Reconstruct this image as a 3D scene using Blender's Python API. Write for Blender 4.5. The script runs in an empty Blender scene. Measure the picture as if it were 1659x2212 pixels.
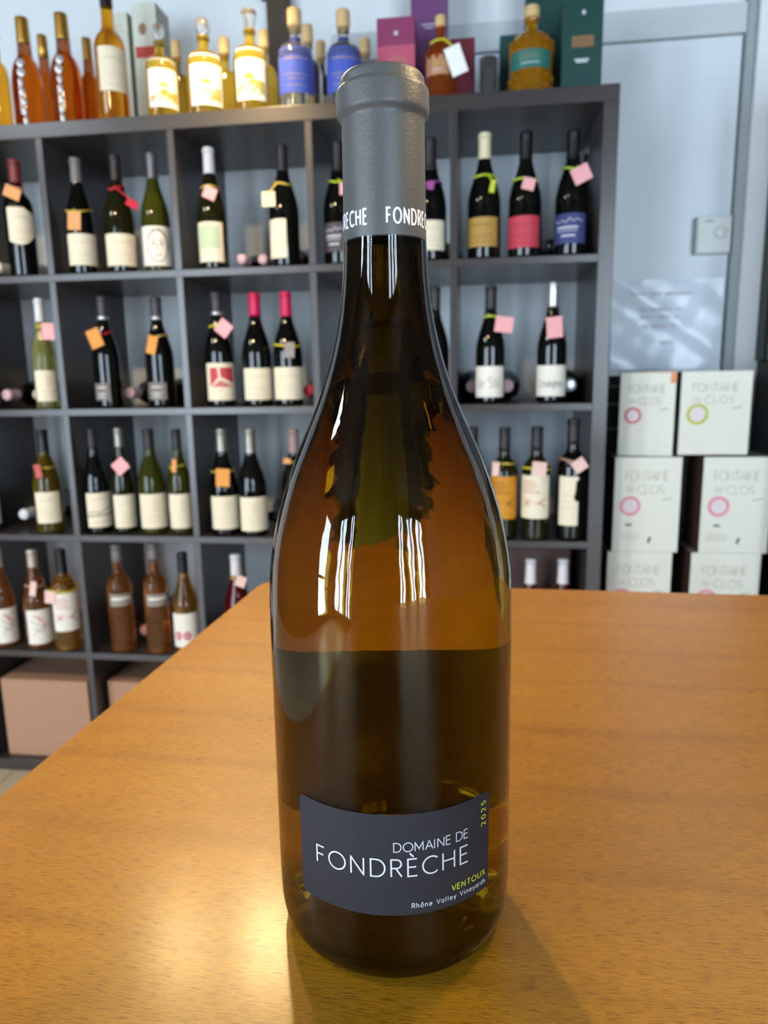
import bpy, bmesh, math, random
from mathutils import Vector, Matrix
SC = bpy.context.scene
COL = SC.collection
PI = math.pi
random.seed(7)

# ---------------------------------------------------------------- camera
cam_d = bpy.data.cameras.new('camera')
cam = bpy.data.objects.new('camera', cam_d)
COL.objects.link(cam)
CAM_LOC = Vector((1.52738, -1.86632, 1.18512))
YAW, PITCH, ROLL = -0.132765, 0.186421, -0.016973
fwd = Vector((math.sin(YAW)*math.cos(PITCH), math.cos(YAW)*math.cos(PITCH), -math.sin(PITCH)))
rgt = Vector((math.cos(YAW), -math.sin(YAW), 0))
up = rgt.cross(fwd)
rgt, up = (math.cos(ROLL)*rgt + math.sin(ROLL)*up), (-math.sin(ROLL)*rgt + math.cos(ROLL)*up)
M = Matrix((rgt, up, -fwd)).transposed().to_4x4()
M.translation = CAM_LOC
cam.matrix_world = M
cam_d.sensor_fit = 'VERTICAL'
cam_d.sensor_height = 36.0
cam_d.sensor_width = 27.0
cam_d.lens = 36.0*1536.4/2212.0
cam_d.clip_start = 0.02
cam_d.dof.use_dof = True
cam_d.dof.focus_distance = 0.285
cam_d.dof.aperture_fstop = 13.0
SC.camera = cam

# ---------------------------------------------------------------- light
world = bpy.data.worlds.new('world')
SC.world = world
world.use_nodes = True
wn = world.node_tree
bgn = wn.nodes['Background']
bgn.inputs[0].default_value = (0.60, 0.74, 0.87, 1)
bgn.inputs[1].default_value = 29

def lamp(kind, name, loc, power, color, target=None, **kw):
    d = bpy.data.lights.new(name, kind)
    d.energy = power
    d.color = color
    for k, v in kw.items():
        setattr(d, k, v)
    o = bpy.data.objects.new(name, d)
    o.location = loc
    if target is not None:
        o.rotation_euler = (Vector(target)-Vector(loc)).to_track_quat('-Z', 'Y').to_euler()
    COL.objects.link(o)
    return o
WARM = (1.0, 0.70, 0.34)
lamp('SPOT', 'spot_lamp', (1.00, -0.30, 2.12), 50, WARM, (1.38, -1.40, 0.9), shadow_soft_size=0.03, spot_size=1.9, spot_blend=0.6)
lamp('SPOT', 'spot_lamp', (0.70, -0.20, 2.25), 30, WARM, (1.32, -1.3, 0.9), shadow_soft_size=0.03, spot_size=1.7, spot_blend=0.6)
lamp('SPOT', 'shelf_lamp', (0.92, -0.16, 2.36), 62, WARM, (0.90, 0.08, 1.9), shadow_soft_size=0.03, spot_size=1.0, spot_blend=0.9)
lamp('SPOT', 'warm_spot', (2.55, -1.35, 2.15), 100, WARM, (1.49, -1.55, 1.275), shadow_soft_size=0.03, spot_size=0.15, spot_blend=0.6)
lamp('SPOT', 'warm_spot', (0.50, -2.0, 2.6), 85, WARM, (0.3, -0.2, 0.2), shadow_soft_size=0.05, spot_size=1.6, spot_blend=0.8)  # added fill light, warms the lower shelf rows and the floor
lamp('AREA', 'ceiling_panel', (-0.90, -1.90, 2.72), 24, (0.84, 0.93, 1.0), (-0.7, -1.5, 0), shape='RECTANGLE', size=0.5, size_y=0.5)
lamp('SPOT', 'warm_spot', (2.25, -0.75, 2.6), 40, WARM, (1.95, -1.35, 0.9), shadow_soft_size=0.14, spot_size=1.5, spot_blend=0.8)  # added soft fill, brightens the right side of the table
# daylight comes in through the glazed shopfront behind the photographer
ROOM = dict(x0=-1.7, x1=4.2, y0=-4.7, y1=0.40, z1=2.75)
WIN_FRONT = [(-1.5, -0.75, 0.15, 2.6), (-0.6, -0.2, 0.15, 2.6), (2.35, 2.75, 0.15, 2.6), (2.88, 3.35, 0.15, 2.6), (3.5, 4.1, 0.15, 2.6)]       # x0,x1,z0,z1 on the wall y0
WIN_LEFT = [(-4.1, -3.25, 0.05, 2.35)]                                              # y0,y1,z0,z1 on the wall x0
for (a, b, c, d) in WIN_FRONT:
    o = lamp('AREA', 'window_portal', ((a+b)/2, ROOM['y0']-0.1, (c+d)/2), 1, (1, 1, 1), ((a+b)/2, 0, (c+d)/2), shape='RECTANGLE', size=b-a, size_y=d-c)
    o.data.cycles.is_portal = True
for (a, b, c, d) in WIN_LEFT:
    o = lamp('AREA', 'window_portal', (ROOM['x0']-0.1, (a+b)/2, (c+d)/2), 1, (1, 1, 1), (0, (a+b)/2, (c+d)/2), shape='RECTANGLE', size=b-a, size_y=d-c)
    o.data.cycles.is_portal = True

SC.view_settings.view_transform = 'Standard'
SC.view_settings.look = 'None'
SC.view_settings.gamma = 1.0
SC.view_settings.use_curve_mapping = False
SC.view_settings.exposure = 0.0
SC.cycles.max_bounces = 14
SC.cycles.transmission_bounces = 14
SC.cycles.diffuse_bounces = 4
SC.cycles.glossy_bounces = 6
SC.cycles.transparent_max_bounces = 8
SC.cycles.sample_clamp_indirect = 4.0
SC.cycles.use_denoising = True

# ---------------------------------------------------------------- materials
def srgb(r, g, b):
    f = lambda c: (c/255/12.92) if c/255 <= 0.04045 else ((c/255+0.055)/1.055)**2.4
    return (f(r), f(g), f(b), 1.0)
MATS = {}
def mat(name, col, rough=0.6, metal=0.0, trans=0.0, ior=1.45, vary=0.08, scale=40.0, spec=0.5, coat=0.0, bump=0.0):
    m = bpy.data.materials.new(name)
    m.use_nodes = True
    n, l = m.node_tree.nodes, m.node_tree.links
    p = n['Principled BSDF']
    p.inputs['Roughness'].default_value = rough
    p.inputs['Metallic'].default_value = metal
    p.inputs['IOR'].default_value = ior
    p.inputs['Transmission Weight'].default_value = trans
    p.inputs['Specular IOR Level'].default_value = spec
    p.inputs['Coat Weight'].default_value = coat
    tc = n.new('ShaderNodeTexCoord')
    nz = n.new('ShaderNodeTexNoise')
    nz.inputs['Scale'].default_value = scale
    nz.inputs['Detail'].default_value = 3
    l.new(tc.outputs['Object'], nz.inputs['Vector'])
    mx = n.new('ShaderNodeMix')
    mx.data_type = 'RGBA'
    a = [c*(1-vary) for c in col[:3]]+[1]
    b = [min(1, c*(1+vary)) for c in col[:3]]+[1]
    mx.inputs[6].default_value = a
    mx.inputs[7].default_value = b
    l.new(nz.outputs['Fac'], mx.inputs[0])
    l.new(mx.outputs[2], p.inputs['Base Color'])
    if bump:
        bp = n.new('ShaderNodeBump')
        bp.inputs['Strength'].default_value = bump
        bp.inputs['Distance'].default_value = 0.002
        l.new(nz.outputs['Fac'], bp.inputs['Height'])
        l.new(bp.outputs['Normal'], p.inputs['Normal'])
    MATS[name] = m
    return m
def S(name, r, g, b, **k):
    return mat(name, srgb(r, g, b), **k)
# glass kinds
S('dark', 9, 10, 8, rough=0.04, spec=0.6)
S('olivedark', 34, 33, 12, rough=0.05, spec=0.6, trans=0.35)
S('olive', 92, 96, 30, rough=0.04, trans=0.75, ior=1.4)
S('ambergreen', 125, 105, 28, rough=0.04, trans=0.75, ior=1.4)
S('palegreen', 188, 186, 112, rough=0.04, trans=0.8, ior=1.35)
S('rose', 232, 158, 92, rough=0.04, trans=0.93, ior=1.35)
S('rosegold', 238, 180, 92, rough=0.04, trans=0.93, ior=1.35)
S('redglass', 96, 12, 16, rough=0.05, trans=0.4)
S('amber', 238, 165, 40, rough=0.04, trans=0.93, ior=1.35)
S('deepamber', 196, 92, 16, rough=0.04, trans=0.93, ior=1.35)
S('yellow', 248, 214, 86, rough=0.04, trans=0.93, ior=1.33)
S('clear', 238, 240, 236, rough=0.03, trans=0.95, ior=1.4)
S('whisky', 190, 92, 28, rough=0.05, trans=0.75, ior=1.4)
S('whiskygold', 226, 160, 32, rough=0.05, trans=0.75, ior=1.4)
# caps, corks, foils
S('goldcap', 190, 148, 70, rough=0.3, metal=0.8)
S('black', 16, 16, 18, rough=0.35)
S('darkcap', 40, 37, 40, rough=0.4)
S('darkcapring', 62, 60, 66, rough=0.4)
S('greycap', 118, 112, 116, rough=0.4)
S('silverdark', 110, 108, 118, rough=0.35, metal=0.5)
S('silver', 205, 206, 212, rough=0.28, metal=0.7)
S('whitecap', 220, 216, 218, rough=0.45)
S('ivorycap', 222, 212, 176, rough=0.45)
S('creamcap', 226, 214, 194, rough=0.5)
S('redcap', 126, 48, 52, rough=0.4)
S('fuchsia', 205, 18, 84, rough=0.4)
S('rosecap', 150, 126, 124, rough=0.45)
S('foil', 150, 146, 136, rough=0.3, metal=0.6)
S('foilclear', 190, 172, 160, rough=0.3, metal=0.4)
S('cork', 214, 180, 128, rough=0.8, vary=0.2, scale=200)
S('pinkend', 208, 170, 176, rough=0.5)
S('pinkbig', 214, 186, 172, rough=0.5)
S('redend', 190, 30, 62, rough=0.4)
S('brownend', 96, 78, 78, rough=0.5)
S('crest_silver', 206, 210, 216, rough=0.22, metal=0.5)
# papers
S('cream', 232, 220, 196, rough=0.75)
S('paper', 236, 230, 220, rough=0.75)
S('white', 244, 242, 236, rough=0.7)
S('creamtag', 240, 228, 186, rough=0.8)
S('mustard', 176, 138, 66, rough=0.6)
S('crimson', 196, 62, 80, rough=0.6)
S('navyblue', 58, 64, 118, rough=0.6)
S('blue', 72, 92, 184, rough=0.5)
S('navy', 56, 58, 116, rough=0.5)
S('slate', 78, 68, 74, rough=0.6)
S('greylab', 120, 112, 110, rough=0.5)
S('greyband', 150, 142, 134, rough=0.4)
S('copper', 196, 142, 108, rough=0.4, metal=0.3)
S('teal', 46, 112, 104, rough=0.5)
S('ochre', 204, 136, 28, rough=0.6)
S('gold', 196, 160, 84, rough=0.4, metal=0.4)
S('pink', 236, 170, 174, rough=0.8)
S('pinkpale', 232, 196, 188, rough=0.8)
S('redpink', 190, 96, 92, rough=0.8)
S('orange', 226, 158, 104, rough=0.8)
S('orangetag', 224, 152, 76, rough=0.8)
S('greytag', 150, 138, 136, rough=0.8)
S('limetag', 196, 200, 60, rough=0.7)
S('red', 196, 24, 48, rough=0.7)
S('rust', 190, 116, 78, rough=0.8)
S('rosered', 206, 110, 122, rough=0.8)
S('rosetxt', 196, 164, 160, rough=0.8)
S('greentint', 186, 204, 172, rough=0.8)
S('ink', 96, 90, 88, rough=0.8)
S('inkpale', 196, 184, 166, rough=0.8)
S('browntxt', 110, 80, 36, rough=0.8)
S('darkredtxt', 158, 44, 60, rough=0.8)
S('sunyellow', 240, 200, 20, rough=0.7)
S('sunorange', 232, 160, 70, rough=0.7)
S('hillgreen', 176, 172, 96, rough=0.7)
# ribbons
S('lime', 178, 204, 36, rough=0.5)
S('yellow_r', 214, 196, 36, rough=0.5)
S('goldstr', 206, 176, 74, rough=0.4, metal=0.3)
S('purple', 150, 66, 140, rough=0.5)
S('rose_r', 190, 140, 130, rough=0.6)
RIB = {'yellow': 'yellow_r', 'rose': 'rose_r'}
S('label_grey', 74, 72, 80, rough=0.6, vary=0.03, scale=600, bump=0.05)
S('capsule_grey', 82, 83, 84, rough=0.42, vary=0.04, scale=900, bump=0.12)
S('print_white', 226, 232, 244, rough=0.6, vary=0.02)
S('print_yellow', 214, 218, 62, rough=0.6, vary=0.02)
S('back_label', 20, 12, 10, rough=0.7)

def tint_volume(m, col, dens):
    n, l = m.node_tree.nodes, m.node_tree.links
    v = n.new('ShaderNodeVolumeAbsorption')
    v.inputs['Color'].default_value = (*col, 1)
    v.inputs['Density'].default_value = dens
    l.new(v.outputs[0], n['Material Output'].inputs['Volume'])
gm = mat('bottle_glass', (1, 1, 1, 1), rough=0.0, trans=1.0, ior=1.5, vary=0.0)
tint_volume(gm, (0.74, 0.655, 0.01), 500)
def ripple(m, sc, strength, dist):
    n, l = m.node_tree.nodes, m.node_tree.links
    tc = n.new('ShaderNodeTexCoord')
    mp = n.new('ShaderNodeMapping')
    mp.inputs['Scale'].default_value = sc
    nz = n.new('ShaderNodeTexNoise')
    nz.inputs['Scale'].default_value = 1
    nz.inputs['Detail'].default_value = 2
    bp = n.new('ShaderNodeBump')
    bp.inputs['Strength'].default_value = strength
    bp.inputs['Distance'].default_value = dist
    l.new(tc.outputs['Object'], mp.inputs['Vector'])
    l.new(mp.outputs[0], nz.inputs['Vector'])
    l.new(nz.outputs['Fac'], bp.inputs['Height'])
    l.new(bp.outputs['Normal'], n['Principled BSDF'].inputs['Normal'])
ripple(gm, (90, 90, 45), 0.25, 0.0006)
wm = mat('wine_liquid', (1, 1, 1, 1), rough=0.0, trans=1.0, ior=1.34, vary=0.0)
tint_volume(wm, (0.86, 0.70, 0.15), 9)
MATS['clearliquid'] = wm

def wood_table():
    m = bpy.data.materials.new('table_wood')
    m.use_nodes = True
    n, l = m.node_tree.nodes, m.node_tree.links
    p = n['Principled BSDF']
    tc = n.new('ShaderNodeTexCoord')
    rot = n.new('ShaderNodeMapping')
    rot.inputs['Rotation'].default_value = (0, 0, math.radians(1.2))
    l.new(tc.outputs['Object'], rot.inputs['Vector'])
    def noise(sc, detail=3, rough=0.5, dist=0.0):
        mp = n.new('ShaderNodeMapping')
        mp.inputs['Scale'].default_value = sc
        l.new(rot.outputs[0], mp.inputs['Vector'])
        nz = n.new('ShaderNodeTexNoise')
        nz.inputs['Scale'].default_value = 1
        nz.inputs['Detail'].default_value = detail
        nz.inputs['Roughness'].default_value = rough
        nz.inputs['Distortion'].default_value = dist
        l.new(mp.outputs[0], nz.inputs['Vector'])
        return nz.outputs['Fac']
    def ramp(fac, stops):
        r = n.new('ShaderNodeValToRGB')
        e = r.color_ramp.elements
        while len(e) < len(stops):
            e.new(0.5)
        for i, (pos, c) in enumerate(stops):
            e[i].position = pos
            e[i].color = c
        l.new(fac, r.inputs[0])
        return r.outputs[0]
    def mix(f, a, b, mode='MIX'):
        x = n.new('ShaderNodeMix')
        x.data_type = 'RGBA'
        x.blend_type = mode
        if hasattr(f, 'name'):
            l.new(f, x.inputs[0])
        else:
            x.inputs[0].default_value = f
        l.new(a, x.inputs[6])
        l.new(b, x.inputs[7])
        return x.outputs[2]
    base = ramp(noise((2.0, 7, 1), 4, 0.55, 0.6), [(0.25, srgb(174, 118, 20)), (0.52, srgb(184, 130, 25)), (0.8, srgb(192, 140, 31))])
    # soft cathedral figure: distorted rings of the veneer
    mp = n.new('ShaderNodeMapping')
    mp.inputs['Scale'].default_value = (2.4, 5.0, 1)
    mp.inputs['Location'].default_value = (0.35, 0.6, 0)
    l.new(rot.outputs[0], mp.inputs['Vector'])
    wv = n.new('ShaderNodeTexWave')
    wv.wave_type = 'RINGS'
    wv.inputs['Scale'].default_value = 0.9
    wv.inputs['Distortion'].default_value = 3.5
    wv.inputs['Detail'].default_value = 2
    wv.inputs['Detail Scale'].default_value = 0.7
    l.new(mp.outputs[0], wv.inputs['Vector'])
    fig = ramp(wv.outputs['Fac'], [(0.0, (0.74, 0.68, 0.62, 1)), (0.10, (1, 1, 1, 1)), (1.0, (1, 1, 1, 1))])
    c = mix(0.38, base, fig, 'MULTIPLY')
    por = noise((120, 2100, 1), 2, 0.65)
    pr = ramp(por, [(0.35, (0.40, 0.30, 0.22, 1)), (0.48, (1, 1, 1, 1))])
    c = mix(0.85, c, pr, 'MULTIPLY')
    fine = ramp(noise((260, 2600, 1), 2, 0.6), [(0.3, (0.86, 0.84, 0.8, 1)), (0.6, (1.04, 1.04, 1.02, 1))])
    c = mix(0.8, c, fine, 'MULTIPLY')
    mot = ramp(noise((22, 60, 1), 3, 0.6), [(0.35, (0.86, 0.85, 0.84, 1)), (0.65, (1.05, 1.05, 1.05, 1))])
    c = mix(0.5, c, mot, 'MULTIPLY')
    l.new(c, p.inputs['Base Color'])
    p.inputs['Roughness'].default_value = 0.32
    p.inputs['Coat Weight'].default_value = 0.3
    p.inputs['Coat Roughness'].default_value = 0.22
    p.inputs['Specular IOR Level'].default_value = 0.45
    bp = n.new('ShaderNodeBump')
    bp.inputs['Strength'].default_value = 0.35
    bp.inputs['Distance'].default_value = 0.0008
    l.new(por, bp.inputs['Height'])
    l.new(bp.outputs['Normal'], p.inputs['Normal'])
    MATS['table_wood'] = m
wood_table()
S('table_edge', 196, 146, 78, rough=0.5)
S('table_frame', 40, 36, 34, rough=0.5)
S('shelf_wood', 60, 54, 54, rough=0.28, vary=0.12, scale=30, spec=0.7)
S('wall_paint', 228, 231, 234, rough=0.8, vary=0.02, scale=6)
S('room_paint', 84, 78, 72, rough=0.85, vary=0.02, scale=6)
S('ceiling_paint', 70, 62, 55, rough=0.85, vary=0.02)
S('floor_tile', 208, 190, 160, rough=0.18, vary=0.08, scale=5)
S('door_paint', 212, 219, 226, rough=0.5, vary=0.02, scale=5)
S('door_trim', 196, 202, 206, rough=0.5, vary=0.02)
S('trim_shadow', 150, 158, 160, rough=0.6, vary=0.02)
S('window_frame_dark', 30, 30, 32, rough=0.4)
S('post_brown', 72, 60, 46, rough=0.6, vary=0.3, scale=25)
S('cardboard', 176, 134, 108, rough=0.8, vary=0.06)
S('crate_brown', 84, 62, 58, rough=0.8)
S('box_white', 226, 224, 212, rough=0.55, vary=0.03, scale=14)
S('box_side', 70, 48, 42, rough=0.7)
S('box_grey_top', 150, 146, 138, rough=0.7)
S('box_text', 178, 172, 156, rough=0.7)
S('box_dark', 44, 48, 46, rough=0.7)
S('ring_red', 206, 96, 96, rough=0.6)
S('ring_green', 184, 192, 62, rough=0.6)
S('ring_pink', 226, 140, 156, rough=0.6)
S('ring_fill', 226, 212, 216, rough=0.6)
S('tape_orange', 224, 148, 104, rough=0.6)
S('carton_blue', 58, 68, 78, rough=0.6)
S('plastic_white', 206, 210, 206, rough=0.4)
S('plastic_grey', 150, 156, 156, rough=0.4)
S('notice_sheet', 214, 222, 232, rough=0.22, vary=0.06, scale=12, bump=0.0)
S('notice_print', 202, 194, 206, rough=0.5)
S('sleeve', 255, 255, 255, rough=0.08, trans=1.0, ior=1.1)
S('cabinet_grey', 112, 112, 114, rough=0.4)
S('cabinet_black', 12, 13, 12, rough=0.5)
S('cabinet_green', 30, 40, 32, rough=0.5)
S('gift_cream', 212, 214, 200, rough=0.6)
S('gift_side', 150, 156, 128, rough=0.6)
S('gift_greyside', 176, 172, 162, rough=0.6)
S('seal_brown', 150, 120, 96, rough=0.6)
S('gift_red', 190, 70, 66, rough=0.6)
S('magenta', 142, 56, 96, rough=0.5)
S('magenta_light', 190, 84, 112, rough=0.5)
S('purple_box', 112, 66, 114, rough=0.5)
S('winered', 112, 28, 50, rough=0.5)
S('greenbox', 14, 62, 58, rough=0.5)
S('copperprint', 150, 112, 72, rough=0.5, metal=0.3)
S('whiteprint', 200, 204, 208, rough=0.6)
# ---------------------------------------------------------------- helpers
def link(name, bm, m, parent=None, smooth=False):
    me = bpy.data.meshes.new(name)
    bm.normal_update()
    bm.to_mesh(me)
    bm.free()
    ms = m if isinstance(m, (list, tuple)) else [m]
    for x in ms:
        me.materials.append(MATS[x] if isinstance(x, str) else x)
    if smooth:
        for f in me.polygons:
            f.use_smooth = True
    o = bpy.data.objects.new(name, me)
    COL.objects.link(o)
    if parent:
        o.parent = parent
    return o
def tag(o, label=None, cat=None, group=None, kind=None):
    if label: o['label'] = label
    if cat: o['category'] = cat
    if group: o['group'] = group
    if kind: o['kind'] = kind
    return o
def thing(name, loc, label, cat, rz=0.0, group=None):
    o = bpy.data.objects.new(name, None)
    o.empty_display_size = 0.05
    o.location = loc
    o.rotation_euler = (0, 0, rz)
    COL.objects.link(o)
    return tag(o, label, cat, group)
def add_box(bm, x0, x1, y0, y1, z0, z1, bev=0.0, mi=0):
    v = [bm.verts.new(c) for c in ((x0,y0,z0),(x1,y0,z0),(x1,y1,z0),(x0,y1,z0),(x0,y0,z1),(x1,y0,z1),(x1,y1,z1),(x0,y1,z1))]
    fs = [bm.faces.new([v[i] for i in q]) for q in ((3,2,1,0),(4,5,6,7),(0,1,5,4),(1,2,6,5),(2,3,7,6),(3,0,4,7))]
    for f in fs: f.material_index = mi
    if bev:
        es = list({e for f in fs for e in f.edges})
        bmesh.ops.bevel(bm, geom=es, offset=bev, segments=2, affect='EDGES', profile=0.5)
def box(name, x0, x1, y0, y1, z0, z1, m, parent=None, bev=0.0):
    bm = bmesh.new()
    add_box(bm, x0, x1, y0, y1, z0, z1, bev)
    return link(name, bm, m, parent)
def lathe(bm, prof, n=28, close=True, mi=0):
    """prof: list of (r,z) bottom to top; r=0 ends become poles"""
    rings = []
    for r, z in prof:
        if r < 1e-6:
            rings.append([bm.verts.new((0, 0, z))])
        else:
            rings.append([bm.verts.new((r*math.sin(2*PI*i/n), -r*math.cos(2*PI*i/n), z)) for i in range(n)])
    for a, b in zip(rings, rings[1:]):
        for i in range(n):
            j = (i+1) % n
            if len(a) == 1 and len(b) == 1: continue
            if len(a) == 1: f = bm.faces.new((a[0], b[j], b[i]))
            elif len(b) == 1: f = bm.faces.new((a[i], a[j], b[0]))
            else: f = bm.faces.new((a[i], a[j], b[j], b[i]))
            f.material_index = mi
    return rings
def smooth_prof(pts, k=4):
    out = []
    n = len(pts)
    for i in range(n-1):
        p0 = pts[max(i-1, 0)]; p1 = pts[i]; p2 = pts[i+1]; p3 = pts[min(i+2, n-1)]
        for j in range(k):
            t = j/k
            out.append(tuple(0.5*((2*p1[c])+(-p0[c]+p2[c])*t+(2*p0[c]-5*p1[c]+4*p2[c]-p3[c])*t*t+(-p0[c]+3*p1[c]-3*p2[c]+p3[c])*t**3) for c in (0, 1)))
    out.append(pts[-1])
    return out
def rad_at(prof, z):
    for (r0, z0), (r1, z1) in zip(prof, prof[1:]):
        if z0 <= z <= z1 and z1 > z0:
            return r0+(r1-r0)*(z-z0)/(z1-z0)
    return prof[-1][0]
# --- flat strokes (letters, drawings) laid onto any surface through a map (x,y)->3D
def ribbon(bm, pts, w, fmap, closed=False, step=None, mi=0):
    if step:
        q = []
        seq = pts+[pts[0]] if closed else pts
        for a, b in zip(seq, seq[1:]):
            k = max(1, int(math.hypot(b[0]-a[0], b[1]-a[1])/step))
            q += [(a[0]+(b[0]-a[0])*i/k, a[1]+(b[1]-a[1])*i/k) for i in range(k)]
        if not closed: q.append(pts[-1])
        pts = q
    n = len(pts)
    L, Rr = [], []
    for i in range(n):
        if closed:
            a, b, c = pts[i-1], pts[i], pts[(i+1) % n]
        else:
            a, b, c = pts[max(i-1, 0)], pts[i], pts[min(i+1, n-1)]
        d1 = Vector((b[0]-a[0], b[1]-a[1])); d2 = Vector((c[0]-b[0], c[1]-b[1]))
        if d1.length < 1e-9: d1 = d2
        if d2.length < 1e-9: d2 = d1
        d1 = d1.normalized(); d2 = d2.normalized()
        nrm = Vector((-d1.y-d2.y, d1.x+d2.x))
        if nrm.length < 1e-6: nrm = Vector((-d1.y, d1.x))
        nrm.normalize()
        cs = max(0.62, nrm.dot(Vector((-d1.y, d1.x))))
        o = nrm*(w/2/cs)
        L.append(bm.verts.new(fmap(b[0]+o.x, b[1]+o.y)))
        Rr.append(bm.verts.new(fmap(b[0]-o.x, b[1]-o.y)))
    for i in range(n if closed else n-1):
        j = (i+1) % n
        f = bm.faces.new((Rr[i], Rr[j], L[j], L[i]))
        f.material_index = mi
def fill(bm, pts, fmap, mi=0, nx=1):
    """filled rectangle (x0,y0,x1,y1) or polygon"""
    if len(pts) == 4 and not isinstance(pts[0], tuple):
        x0, y0, x1, y1 = pts
        vs = [[bm.verts.new(fmap(x0+(x1-x0)*i/nx, y)) for i in range(nx+1)] for y in (y0, y1)]
        for i in range(nx):
            f = bm.faces.new((vs[0][i], vs[0][i+1], vs[1][i+1], vs[1][i])); f.material_index = mi
    else:
        b2 = bmesh.new()
        b2.faces.new([b2.verts.new((p[0], p[1], 0)) for p in pts])
        bmesh.ops.triangulate(b2, faces=b2.faces[:])
        for _ in range(2 if len(pts) < 9 else 1):
            bmesh.ops.subdivide_edges(b2, edges=b2.edges[:], cuts=1, use_grid_fill=True)
        b2.normal_update()
        flip = sum(f.normal.z*f.calc_area() for f in b2.faces) < 0
        vm = {v: bm.verts.new(fmap(v.co.x, v.co.y)) for v in b2.verts}
        for f in b2.faces:
            vs = [vm[v] for v in f.verts]
            bm.faces.new(vs[::-1] if flip else vs).material_index = mi
        b2.free()
def arc(cx, cy, rx, ry, a0, a1, n=14):
    return [(cx+rx*math.cos(math.radians(a0+(a1-a0)*i/n)), cy+ry*math.sin(math.radians(a0+(a1-a0)*i/n))) for i in range(n+1)]
# stroke alphabet: cap height 1; (advance, [(closed, points), ...])
def bowl(x0, x1, y0, y1, full=1):
    cy, ry = (y0+y1)/2, (y1-y0)/2
    xm = x1-ry*0.9 if x1-ry*0.9 > x0 else x0
    return [(x0, y1)]+arc(xm, cy, x1-xm, ry, 90, -90)+[(x0, y0)]
X = 0.66
FONT = {
 'A': (.80, [(0, [(0,0),(.38,1),(.76,0)]), (0, [(.13,.33),(.63,.33)])]),
 'C': (.92, [(0, arc(.48,.5,.48,.5,48,312,20))]),
 'D': (.88, [(1, bowl(0,.74,0,1))]),
 'E': (.60, [(0, [(.47,1),(0,1),(0,0),(.49,0)]), (0, [(0,.53),(.43,.53)])]),
 'F': (.60, [(0, [(.48,1),(0,1),(0,0)]), (0, [(0,.53),(.42,.53)])]),
 'H': (.86, [(0, [(0,0),(0,1)]), (0, [(.68,0),(.68,1)]), (0, [(0,.53),(.68,.53)])]),
 'I': (.34, [(0, [(.07,0),(.07,1)])]),
 'L': (.56, [(0, [(0,1),(0,0),(.44,0)])]),
 'M': (1.02, [(0, [(0,0),(0,1),(.42,.2),(.84,1),(.84,0)])]),
 'N': (.88, [(0, [(0,0),(0,1),(.69,0),(.69,1)])]),
 'O': (1.12, [(1, arc(.49,.5,.49,.5,0,342,19))]),
 'R': (.68, [(0, [(0,0)]+bowl(0,.52,.5,1)[:1]+bowl(0,.52,.5,1)[1:]), (0, [(.24,.5),(.55,0)])]),
 'S': (.62, [(0, arc(.26,.76,.24,.24,40,250,10)+arc(.26,.26,.26,.26,70,-140,10))]),
 'T': (.72, [(0, [(0,1),(.62,1)]), (0, [(.31,1),(.31,0)])]),
 'U': (.84, [(0, [(0,1)]+arc(.33,.33,.33,.33,180,360,12)+[(.66,1)])]),
 'V': (.78, [(0, [(0,1),(.36,0),(.72,1)])]),
 'X': (.72, [(0, [(0,0),(.62,1)]), (0, [(0,1),(.62,0)])]),
 '0': (.72, [(1, arc(.30,.5,.30,.5,0,342,19))]),
 '2': (.70, [(0, arc(.28,.72,.27,.28,165,-35,12)+[(0,0),(.56,0)])]),
 '5': (.70, [(0, [(.50,1),(.10,1),(.05,.56)]+arc(.26,.32,.28,.32,125,-150,12))]),
 'a': (.62, [(1, arc(.24,X/2,.24,X/2,0,342,15)), (0, [(.48,X),(.48,0)])]),
 'd': (.64, [(1, arc(.25,X/2,.25,X/2,0,342,15)), (0, [(.50,1.05),(.50,0)])]),
 'e': (.62, [(0, [(.02,X*.52),(.50,X*.52)]+arc(.26,X/2,.25,X/2,10,310,14))]),
 'g': (.62, [(1, arc(.24,X/2,.24,X/2,0,342,15)), (0, [(.48,X),(.48,-.1)]+arc(.26,-.1,.22,.2,0,-150,8))]),
 'h': (.60, [(0, [(0,0),(0,1.05)]), (0, [(0,.36)]+arc(.22,.40,.22,.26,180,0,10)+[(.44,0)])]),
 'i': (.26, [(0, [(.05,0),(.05,X)]), (0, [(.05,.86),(.05,.94)])]),
 'l': (.26, [(0, [(.05,0),(.05,1.05)])]),
 'n': (.60, [(0, [(0,0),(0,X)]), (0, [(0,.36)]+arc(.22,.40,.22,.26,180,0,10)+[(.44,0)])]),
 'o': (.64, [(1, arc(.26,X/2,.26,X/2,0,342,15))]),
 'r': (.36, [(0, [(0,0),(0,X)]), (0, [(0,.38)]+arc(.20,.40,.20,.26,180,70,6))]),
 's': (.46, [(0, arc(.18,.49,.17,.17,40,250,8)+arc(.19,.17,.19,.17,70,-140,8))]),
 't': (.36, [(0, [(.12,.9),(.12,.1),(.3,0)]), (0, [(0,X),(.3,X)])]),
 'y': (.56, [(0, [(0,X),(.24,0)]), (0, [(.48,X),(.14,-.28)])]),
 "'": (.16, [(0, [(0,1),(0,.75)])]),
 ' ': (.42, []),
}
FONT['È'] = (FONT['E'][0], FONT['E'][1]+[(0, [(.10,1.34),(.30,1.12)])])
FONT['è'] = (FONT['e'][0], FONT['e'][1]+[(0, [(.14,1.0),(.30,.80)])])
FONT['ô'] = (FONT['o'][0], FONT['o'][1]+[(0, [(.10,.80),(.26,.98),(.42,.80)])])
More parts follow.
